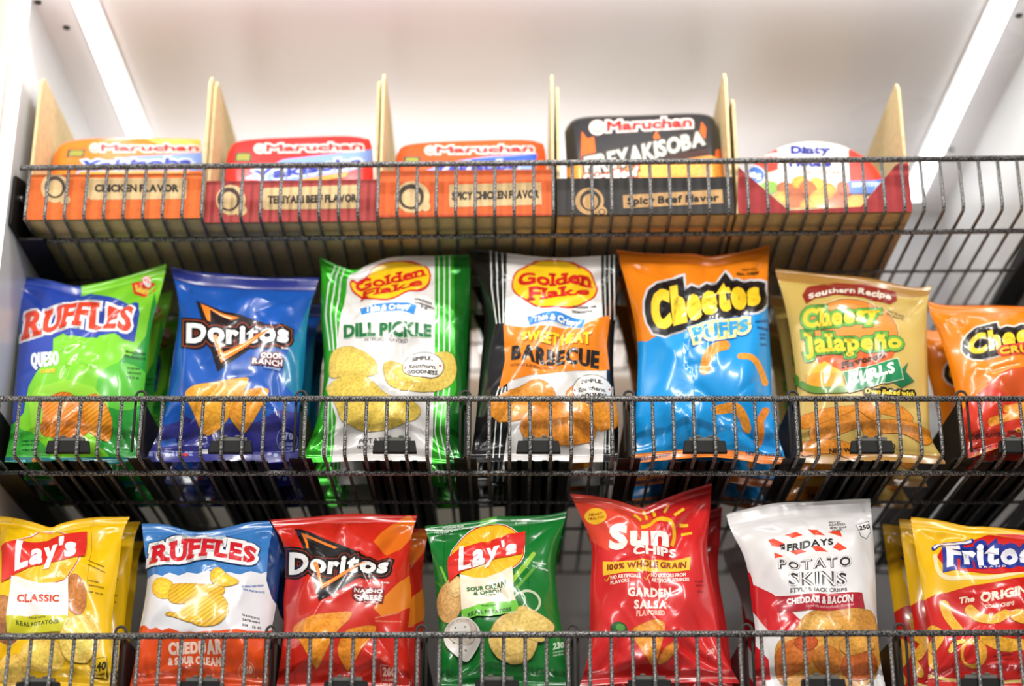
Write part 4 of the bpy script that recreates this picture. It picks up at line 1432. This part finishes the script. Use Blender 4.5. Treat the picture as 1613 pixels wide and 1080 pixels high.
a = Art(200, 780, 3.6)
a.p((62, 124, 190), [(-20, 90), (900, 60), (900, 500), (840, 470), (800, 430), (760, 445), (700, 432), (640, 448), (580, 432), (520, 446), (460, 430), (400, 446), (340, 430), (290, 446), (240, 434), (200, 462), (160, 452), (120, 475), (60, 460)])
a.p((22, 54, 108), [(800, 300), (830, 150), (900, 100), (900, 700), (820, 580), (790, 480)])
a.p((228, 80, 28), [(-20, 800), (60, 760), (100, 738), (130, 758), (165, 745), (200, 765), (240, 752), (300, 772), (400, 775), (520, 775), (620, 765), (680, 772), (780, 770), (900, 770), (900, 1200), (-60, 1200)])
a.p((246, 190, 44), [(148, 520), (165, 485), (200, 468), (265, 488), (250, 590), (190, 592), (152, 565)], kind='food')
a.p((244, 184, 36), [(246, 500), (330, 496), (400, 508), (552, 508), (555, 572), (400, 592), (320, 616), (235, 616)], kind='ridge')
a.p((244, 188, 40), [(475, 435), (520, 406), (562, 450), (652, 494), (560, 522), (478, 500)], kind='food')
a.p((246, 190, 50), [(218, 680), (240, 664), (300, 676), (340, 600), (450, 545), (540, 568), (578, 630), (570, 690), (522, 742), (430, 748), (330, 712), (270, 690)], kind='ridge')
a.t('RUFFLES', [(152, 285), (735, 300), (722, 388), (140, 396)], (204, 34, 44), 8, out=[((30, 50, 90), 24), ((242, 240, 238), 19)], serif=True, arc=(-42, -36), gap=.14)
a.t('CHEDDAR', [(232, 828), (540, 822), (540, 890), (232, 890)], (244, 214, 196), 9, gap=.16)
a.t('& SOUR CREAM', [(226, 903), (528, 903), (528, 950), (226, 946)], (244, 214, 196), 6, gap=.14)
dots(a, [(655, 668, 752, 690, '16JUN2026'), (655, 695, 752, 712, '287104064'), (652, 728, 760, 745, '213   12 10')], (70, 66, 64), 13)
dots(a, [(650, 515, 775, 505, 'GUARANTEED FRESH'), (655, 528, 780, 545, 'UNTIL PRINTED DATE')], (80, 110, 170), 11)
a.e((230, 90, 40), 675, 990, 46, 48, out=[((246, 180, 140), 3)]); a.t('260', [(645, 960), (710, 960), (710, 1000), (645, 1000)], (246, 200, 170), 4)
dots(a, [(310, 208, 370, 210, 'RUFFLES'), (430, 210, 475, 212, 'BRAND'), (485, 240, 560, 232, 'RUFFLES')], (180, 210, 240), 10)
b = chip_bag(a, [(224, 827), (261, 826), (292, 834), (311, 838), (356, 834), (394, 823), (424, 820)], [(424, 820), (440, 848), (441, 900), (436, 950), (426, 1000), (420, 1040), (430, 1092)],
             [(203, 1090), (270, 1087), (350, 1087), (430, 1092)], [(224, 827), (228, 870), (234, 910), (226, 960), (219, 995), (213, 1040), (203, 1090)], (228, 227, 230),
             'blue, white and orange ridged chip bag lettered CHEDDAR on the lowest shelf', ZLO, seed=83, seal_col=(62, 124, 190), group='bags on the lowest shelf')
repeats(b, [(.006, .085, -.0, .02, 'blue and white bag standing behind the cheddar ridged chip bag'), (.0, .165, 0, 0, 'blue and white bag hindmost in the cheddar ridged lane')])

a = Art(410, 780, 3.6)
a.p((226, 112, 30), [(850, 100), (690, 200), (640, 260), (720, 330), (800, 300), (900, 200)]); a.p((230, 130, 36), [(870, 440), (780, 500), (640, 640), (690, 690), (850, 640), (900, 500)])
a.p((28, 24, 24), [(196, 186), (470, 290), (650, 370), (640, 410), (335, 606), (280, 380)], w=2)
a.p((236, 124, 36), [(232, 212), (440, 296), (420, 302), (262, 236), (275, 300), (262, 300)])
a.t('Doritos', [(168, 325), (738, 355), (715, 442), (165, 448)], (238, 234, 230), 9, out=[((30, 24, 24), 30), ((140, 50, 34), 20), ((34, 26, 26), 15)], gap=.15)
a.p((238, 124, 32), [(302, 388), (345, 534), (614, 376), (500, 424), (352, 500), (325, 384)]); a.p((250, 206, 120), [(316, 400), (348, 516), (540, 414), (352, 508)])
a.t('NACHO', [(532, 524), (694, 540), (692, 562), (530, 546)], (240, 226, 220), 5, out=[((120, 20, 20), 9)], gap=.18)
a.t('CHEESE', [(520, 556), (692, 576), (684, 606), (545, 584)], (240, 226, 220), 5, out=[((120, 20, 20), 9)], gap=.18)
a.t('FLAVORED', [(590, 600), (668, 612), (666, 622), (590, 610)], (230, 150, 140), .6); a.t('BRAND', [(684, 492), (732, 496), (732, 505), (684, 501)], WH, .6)
a.p((232, 142, 30), [(168, 742), (300, 690), (400, 668), (520, 650), (512, 690), (420, 775), (330, 985), (310, 980), (240, 850)], kind='food')
a.p((228, 136, 30), [(480, 762), (560, 745), (648, 728), (658, 760), (560, 880), (500, 985), (480, 970), (430, 880)], kind='food')
a.p((196, 40, 30), [(685, 975), (770, 975), (772, 1080), (688, 1080)], out=[((236, 160, 150), 3)])
a.t('260', [(694, 982), (766, 982), (766, 1026), (694, 1026)], (244, 190, 180), 4); a.t('CALORIES', [(692, 1038), (768, 1038), (768, 1052), (692, 1052)], (240, 180, 170), 1.5); a.t('PER PKG', [(694, 1062), (766, 1062), (766, 1076), (694, 1076)], (240, 180, 170), 1.5)
dots(a, [(650, 690, 790, 660, 'GUARANTEED FRESH'), (652, 705, 800, 715, 'UNTIL PRINTED DATE')], (236, 140, 100), 9)
b = chip_bag(a, [(426, 820), (466, 815), (543, 811), (604, 811), (657, 811)], [(657, 811), (646, 850), (644, 905), (649, 935), (644, 975), (641, 1010), (646, 1090)],
             [(434, 1090), (500, 1086), (580, 1086), (646, 1090)], [(426, 820), (451, 861), (450, 913), (446, 947), (448, 988), (442, 1040), (434, 1090)], (204, 42, 28),
             'red nacho cheese tortilla chip bag with a black triangle on the lowest shelf', ZLO, seed=97, group='bags on the lowest shelf', D=.033)
repeats(b, [(.07, .062, 0, -.02, 'red bag standing behind the nacho cheese bag'), (.022, .14, 0, 0, 'red bag hindmost in the nacho cheese lane of the lowest shelf')])

a = Art(650, 780, 3.6)
for x0, x1 in ((180, 170), (655, 655)):
    a.l((14, 66, 26), [(x0, 160), (x1, 700)], 2)
a.p((98, 176, 60), [(390, 120), (480, 110), (470, 182), (378, 176)])
a.l((126, 190, 60), [(158, 400), (190, 480), (270, 620)], 13); a.l((60, 140, 50), [(130, 490), (200, 560), (280, 640)], 14)
a.e((216, 168, 100), 215, 600, 72, 118, 12, kind='food'); a.e((226, 186, 120), 245, 520, 50, 60, 0, kind='food')
a.l((150, 196, 60), [(685, 325), (600, 440), (560, 500)], 26); a.l((96, 160, 60), [(690, 400), (600, 520), (560, 560)], 18)
a.e((200, 206, 176), 655, 608, 72, 70, 20); a.e((26, 112, 44), 655, 610, 58, 56, 20); a.e((196, 206, 170), 606, 600, 34, 46, 0); a.e((26, 112, 44), 606, 602, 26, 37, 0)
lays(a, 425, 325, 208, 142, -14, [(208, 352), (262, 304), (450, 250), (636, 206), (626, 322), (560, 346), (420, 376), (280, 432), (215, 502), (204, 420)], [(268, 282), (588, 250), (580, 322), (264, 432)], 0)
a.p((238, 224, 198), [(270, 452), (330, 466), (420, 466), (500, 446), (562, 410), (575, 570), (600, 640), (600, 665), (288, 690)])
a.t('SOUR CREAM', [(308, 530), (530, 490), (532, 524), (310, 556)], (54, 106, 50), 3.5, gap=.14); a.t('& ONION', [(346, 555), (506, 532), (508, 558), (348, 578)], (54, 106, 50), 3.5, gap=.14)
a.p((116, 196, 66), [(282, 655), (350, 645), (450, 606), (590, 602), (606, 652), (440, 692), (302, 708)])
a.t('MADE WITH', [(385, 636), (480, 618), (480, 628), (385, 646)], (40, 90, 40), .6); a.t('REAL POTATOES', [(322, 676), (560, 636), (562, 656), (324, 698)], (40, 90, 40), 2, gap=.22)
a.e((232, 224, 214), 285, 802, 100, 112, 0); a.e((210, 196, 180), 285, 770, 84, 66, 0, kind='food'); a.e((236, 230, 222), 280, 762, 60, 44)
for x, y in ((255, 745), (310, 745), (240, 830), (300, 860), (330, 800), (270, 780)):
    a.e((110, 120, 70), x, y, 6, 4)
a.e((216, 180, 96), 570, 812, 132, 142, 6, kind='food'); a.p((226, 192, 104), [(558, 720), (605, 622), (700, 676), (796, 742), (780, 792), (720, 832), (600, 792)], kind='food')
a.t('230', [(795, 838), (858, 830), (858, 866), (795, 874)], (200, 220, 190), 3); dots(a, [(795, 884, 856, 878, 'CALORIES'), (798, 900, 854, 896, 'PER PKG')], (190, 210, 180), 9)
dots(a, [(168, 182, 290, 170, 'NO COLORS FROM'), (122, 214, 332, 184, 'ARTIFICIAL SOURCES'), (556, 142, 668, 134, 'NO ARTIFICIAL'), (582, 156, 648, 150, 'FLAVORS')], (210, 226, 206), 11)
dots(a, [(680, 365, 755, 390, 'GUARANTEED'), (675, 385, 765, 425, 'UNTIL PRINTED')], (200, 220, 196), 9); dots(a, [(710, 985, 800, 975, 'NET WT. 2 OZ'), (180, 1045, 270, 995, 'POTATO CHIPS')], (120, 160, 110), 14)
b = chip_bag(a, [(669, 830), (719, 823), (756, 820), (781, 814), (803, 816), (850, 813), (893, 804)], [(893, 804), (882, 849), (873, 886), (878, 947), (885, 991), (890, 1030), (892, 1086)],
             [(694, 1089), (760, 1086), (830, 1084), (892, 1086)], [(669, 830), (679, 863), (686, 919), (688, 947), (692, 991), (696, 1050), (694, 1089)], (26, 118, 46),
             'green sour cream and onion potato chip bag on the lowest shelf', ZLO, seed=103, group='bags on the lowest shelf')
repeats(b, [(.016, .07, 0, -.03, 'green bag standing behind the sour cream and onion bag'), (.0, .15, 0, 0, 'green bag hindmost in the sour cream lane of the lowest shelf')])

a = Art(880, 750, 3.272)
a.p((232, 74, 52), [(60, 92), (420, 150), (520, 250), (440, 330), (250, 380), (150, 330)])
sun = [(425, 262), (470, 250), (500, 222), (545, 218), (590, 250), (600, 300), (585, 345)]
a.l((250, 190, 40), sun, 19, smooth=2)
for p0, p1 in (((388, 198), (426, 224)), ((437, 178), (456, 216)), ((484, 170), (497, 206)), ((566, 150), (544, 190)), ((645, 174), (594, 212)), ((670, 238), (624, 245)), ((688, 290), (634, 286))):
    a.l((250, 200, 50), [p0, p1], 15)
a.t('Sun', [(262, 250), (566, 250), (570, 355), (258, 376)], (244, 232, 222), 13, fat=.085, gap=.17)
a.t('CHIPS', [(384, 364), (608, 362), (608, 410), (386, 412)], (244, 232, 222), 8, gap=.16)
a.p((246, 196, 50), [(228, 436), (340, 438), (450, 440), (680, 416), (675, 484), (450, 496), (340, 500), (230, 506)])
a.t('100% WHOLE GRAIN', [(250, 450), (660, 436), (656, 470), (250, 482)], (150, 60, 30), 3, gap=.14)
for x in (238, 440):
    a.l((246, 196, 50), [(x, 525), (x + 10, 538), (x + 28, 508)], 5)
for s_, q in (('NO ARTIFICIAL', [(268, 510), (412, 508), (412, 528), (268, 532)]), ('FLAVORS', [(268, 539), (362, 535), (362, 554), (268, 558)]), ('NO COLORS FROM', [(475, 500), (655, 497), (655, 516), (475, 520)]), ('ARTIFICIAL SOURCES', [(478, 524), (672, 523), (672, 542), (478, 544)])):
    a.t(s_, q, (250, 220, 206), 1.6)
a.t('GARDEN', [(356, 582), (580, 570), (580, 615), (356, 628)], (246, 230, 216), 7, gap=.16); a.t('SALSA', [(388, 642), (558, 634), (556, 678), (388, 686)], (246, 230, 216), 7, gap=.16); a.t('FLAVORED', [(400, 692), (548, 690), (548, 718), (400, 722)], (250, 180, 160), 2.5)
a.e((250, 190, 50), 190, 212, 57, 38, 8); a.t('HEART', [(158, 196), (225, 196), (225, 208), (158, 208)], (170, 90, 20), 1); a.t('HEALTHY', [(155, 214), (235, 214), (235, 226), (155, 226)], (170, 90, 20), 1)
a.p((232, 146, 40), [(370, 795), (420, 765), (500, 740), (545, 760), (545, 800), (520, 900), (495, 985), (470, 975), (425, 900)], kind='food')
a.p((226, 136, 36), [(535, 905), (600, 850), (622, 880), (560, 955), (500, 980)], kind='food'); a.e((36, 86, 40), 310, 790, 42, 34, 0, kind='food'); a.e((90, 150, 70), 318, 782, 24, 18)
a.p((196, 34, 40), [(765, 880), (805, 872), (808, 930), (768, 935)], out=[((226, 120, 110), 2)]); a.t('210', [(768, 884), (804, 880), (804, 908), (768, 912)], (240, 170, 160), 2)
a.l((244, 200, 190), [(110, 1082), (430, 1058), (700, 1040), (950, 1040)], 6)
dots(a, [(700, 540, 745, 540, '19 JUN'), (705, 560, 745, 560, '28714'), (715, 590, 745, 590, '213')], (120, 24, 24))
b = chip_bag(a, [(898, 778), (941, 784), (981, 791), (1011, 801), (1027, 793), (1063, 780), (1121, 763)], [(1121, 763), (1118, 811), (1113, 851), (1116, 888), (1126, 940), (1132, 982), (1136, 1025), (1166, 1078)],
             [(912, 1084), (980, 1078), (1070, 1074), (1166, 1078)], [(898, 778), (917, 817), (934, 857), (930, 918), (930, 988), (926, 1040), (912, 1084)], (214, 42, 42),
             'bright red garden salsa whole grain chip bag on the lowest shelf', ZLO, seed=113, group='bags on the lowest shelf')
repeats(b, [(.11, .085, -.004, -.03, 'red bag standing behind the garden salsa bag'), (.11, .17, 0, 0, 'red bag hindmost in the garden salsa lane')])

a = Art(1130, 760, 3.373)
RD = (204, 32, 38)
a.p(RD, [(150, 470), (175, 480), (192, 545), (300, 590), (455, 740), (420, 790), (270, 790), (190, 690), (160, 600)]); a.p(RD, [(190, 850), (205, 870), (272, 940), (290, 1100), (180, 1100)])
a.p((214, 150, 60), [(412, 790), (450, 720), (495, 688), (600, 668), (760, 670), (845, 690), (870, 1110), (320, 1110), (300, 900), (330, 840)], kind='food')
a.p((204, 110, 40), [(300, 900), (420, 820), (520, 860), (500, 960), (380, 1030), (320, 1060)], kind='food'); a.p((226, 170, 84), [(425, 785), (500, 690), (620, 720), (690, 785)], kind='food')
a.e((206, 124, 46), 590, 940, 84, 70, 10, kind='food'); a.e((196, 96, 36), 750, 970, 92, 84, 0, kind='food'); a.e((226, 160, 66), 740, 860, 90, 50, 0, kind='food'); a.e((198, 84, 34), 470, 850, 60, 40, 0, kind='food')
for q in ([(272, 298), (300, 290), (364, 318), (330, 338), (290, 330)], [(360, 270), (420, 262), (452, 280), (400, 290)], [(478, 253), (530, 250), (572, 278), (515, 277)], [(588, 258), (652, 246), (662, 287)],
          [(300, 372), (352, 392), (303, 410)], [(388, 355), (440, 345), (477, 360), (420, 372)], [(500, 338), (542, 335), (588, 366), (525, 364)], [(613, 342), (640, 314), (688, 350), (650, 360)]):
    a.p((226, 72, 40), q)
a.t('FRIDAYS', [(372, 320), (614, 292), (618, 326), (372, 356)], (34, 30, 30), 5, gap=.12); a.t('TGI', [(334, 322), (360, 318), (362, 348), (336, 352)], (34, 30, 30), 2)
for s_, q in (('POTATO', [(320, 412), (715, 386), (715, 444), (322, 468)]), ('SKINS', [(376, 476), (688, 470), (688, 548), (376, 553)])):
    a.t(s_, q, (52, 44, 42), 6, fat=.075, gap=.16); a.t(s_, q, (236, 230, 228), -1.7, gap=.16)
a.t('STYLE SNACK CRISPS', [(385, 562), (688, 560), (688, 582), (385, 584)], (110, 104, 98), 2)
a.p((176, 28, 46), [(318, 604), (762, 594), (776, 668), (318, 682)], out=[((240, 226, 224), 3), ((176, 60, 60), 4)])
a.t('CHEDDAR & BACON', [(370, 614), (715, 604), (715, 640), (370, 645)], (242, 232, 230), 5, gap=.14); a.t('Naturally and Artificially Flavored', [(470, 652), (720, 646), (720, 660), (470, 666)], (220, 150, 150), .6)
a.p((240, 238, 236), [(738, 220), (800, 208), (812, 260), (790, 300), (760, 290)], out=[((40, 36, 36), 3)]); a.t('250', [(752, 228), (808, 220), (808, 246), (754, 256)], (40, 36, 36), 4)
dots(a, [(592, 205, 658, 200, 'BEST BY'), (594, 218, 682, 206, '16JUN2026'), (600, 232, 690, 220, 'BM17 12:05'), (610, 246, 664, 240, '07 2047')], (110, 104, 100), 10)
b = chip_bag(a, [(1144, 809), (1189, 800), (1234, 792), (1308, 788), (1370, 788)], [(1370, 788), (1373, 819), (1377, 864), (1380, 938), (1382, 991), (1386, 1040), (1396, 1090)],
             [(1190, 1090), (1260, 1086), (1330, 1086), (1396, 1090)], [(1144, 809), (1150, 834), (1172, 873), (1180, 908), (1184, 953), (1191, 997), (1188, 1056), (1190, 1090)], (232, 228, 226),
             'white potato skins crisps bag with red stripes on the lowest shelf', ZLO, seed=131, group='bags on the lowest shelf', seal_rows=7, crease=1.0)
repeats(b, [(.08, .075, .0, 0, 'white bag standing behind the potato skins bag'), (.05, .16, 0, 0, 'white bag hindmost in the potato skins lane')])

a = Art(1380, 790, 3.725)
a.p((206, 34, 28), [(270, 590), (350, 540), (500, 512), (700, 470), (868, 432), (1100, 420), (1100, 1110), (300, 1110), (300, 700)])
a.l((244, 226, 170), [(345, 320), (355, 420), (430, 462), (600, 455), (780, 425), (900, 385)], 24, smooth=2)
a.p((212, 36, 30), [(358, 330), (400, 262), (500, 232), (620, 212), (720, 190), (868, 202), (1010, 240), (1010, 370), (868, 396), (700, 420), (500, 425), (400, 400)], w=2)
a.t('Fritos', [(405, 245), (930, 228), (930, 338), (410, 400)], (240, 238, 244), 12, fat=.07, out=[((40, 56, 150), 22)], gap=.15, sh=((40, 56, 150), 8, 10, 6))
a.l((240, 238, 244), [(340, 275), (380, 245), (460, 240), (565, 226)], 16, out=[((40, 56, 150), 6)])
a.t('BRAND', [(600, 380), (765, 362), (765, 374), (600, 393)], (240, 216, 210), 1.5, gap=.9)
a.t('The', [(492, 556), (580, 552), (578, 582), (490, 588)], (246, 226, 200), 4); a.t('ORIGINAL', [(612, 536), (985, 482), (985, 546), (612, 584)], (246, 226, 200), 7, gap=.14); a.t('CORN CHIPS', [(640, 598), (808, 588), (808, 610), (640, 620)], (244, 200, 180), 2.5)
for pts, w in (([(405, 600), (425, 670), (480, 745)], 62), ([(555, 625), (600, 672), (690, 700), (760, 655)], 56), ([(820, 665), (920, 700), (990, 690)], 70), ([(640, 800), (740, 850), (880, 830)], 70), ([(330, 760), (380, 790), (330, 860)], 60), ([(300, 900), (340, 960)], 50)):
    a.l((240, 174, 50), pts, w, kind='food', smooth=2, out=[((170, 90, 26), 2)])
a.e((236, 166, 50), 570, 890, 78, 84, 0, kind='food'); a.e((206, 34, 28), 556, 896, 48, 56)
a.l((240, 196, 70), [(435, 880), (450, 840), (510, 820)], 30, kind='food', smooth=2)
dots(a, [(690, 900, 800, 885, 'GUARANTEED FRESH'), (695, 920, 805, 910, 'UNTIL PRINTED DATE')], (110, 20, 20), 8)
a.l((246, 220, 130), [(300, 1020), (420, 1046), (700, 1060), (900, 1050)], 18)
b = chip_bag(a, [(1434, 816), (1487, 822), (1525, 829), (1552, 828), (1613, 838), (1670, 846)], [(1670, 846), (1664, 900), (1660, 960), (1662, 1020), (1668, 1086)],
             [(1460, 1084), (1520, 1085), (1600, 1086), (1668, 1086)], [(1434, 816), (1442, 865), (1454, 940), (1461, 978), (1463, 1018), (1463, 1050), (1460, 1084)], (244, 190, 28),
             'yellow and red corn chip bag at the right end of the lowest shelf', ZLO, seed=139, D=.023, group='bags on the lowest shelf')
repeats(b, [(-.03, .05, .012, 0, 'yellow and red bag directly behind the corn chip bag'), (-.07, .1, .022, .02, 'yellow and red bag hindmost in the corn chip lane')])
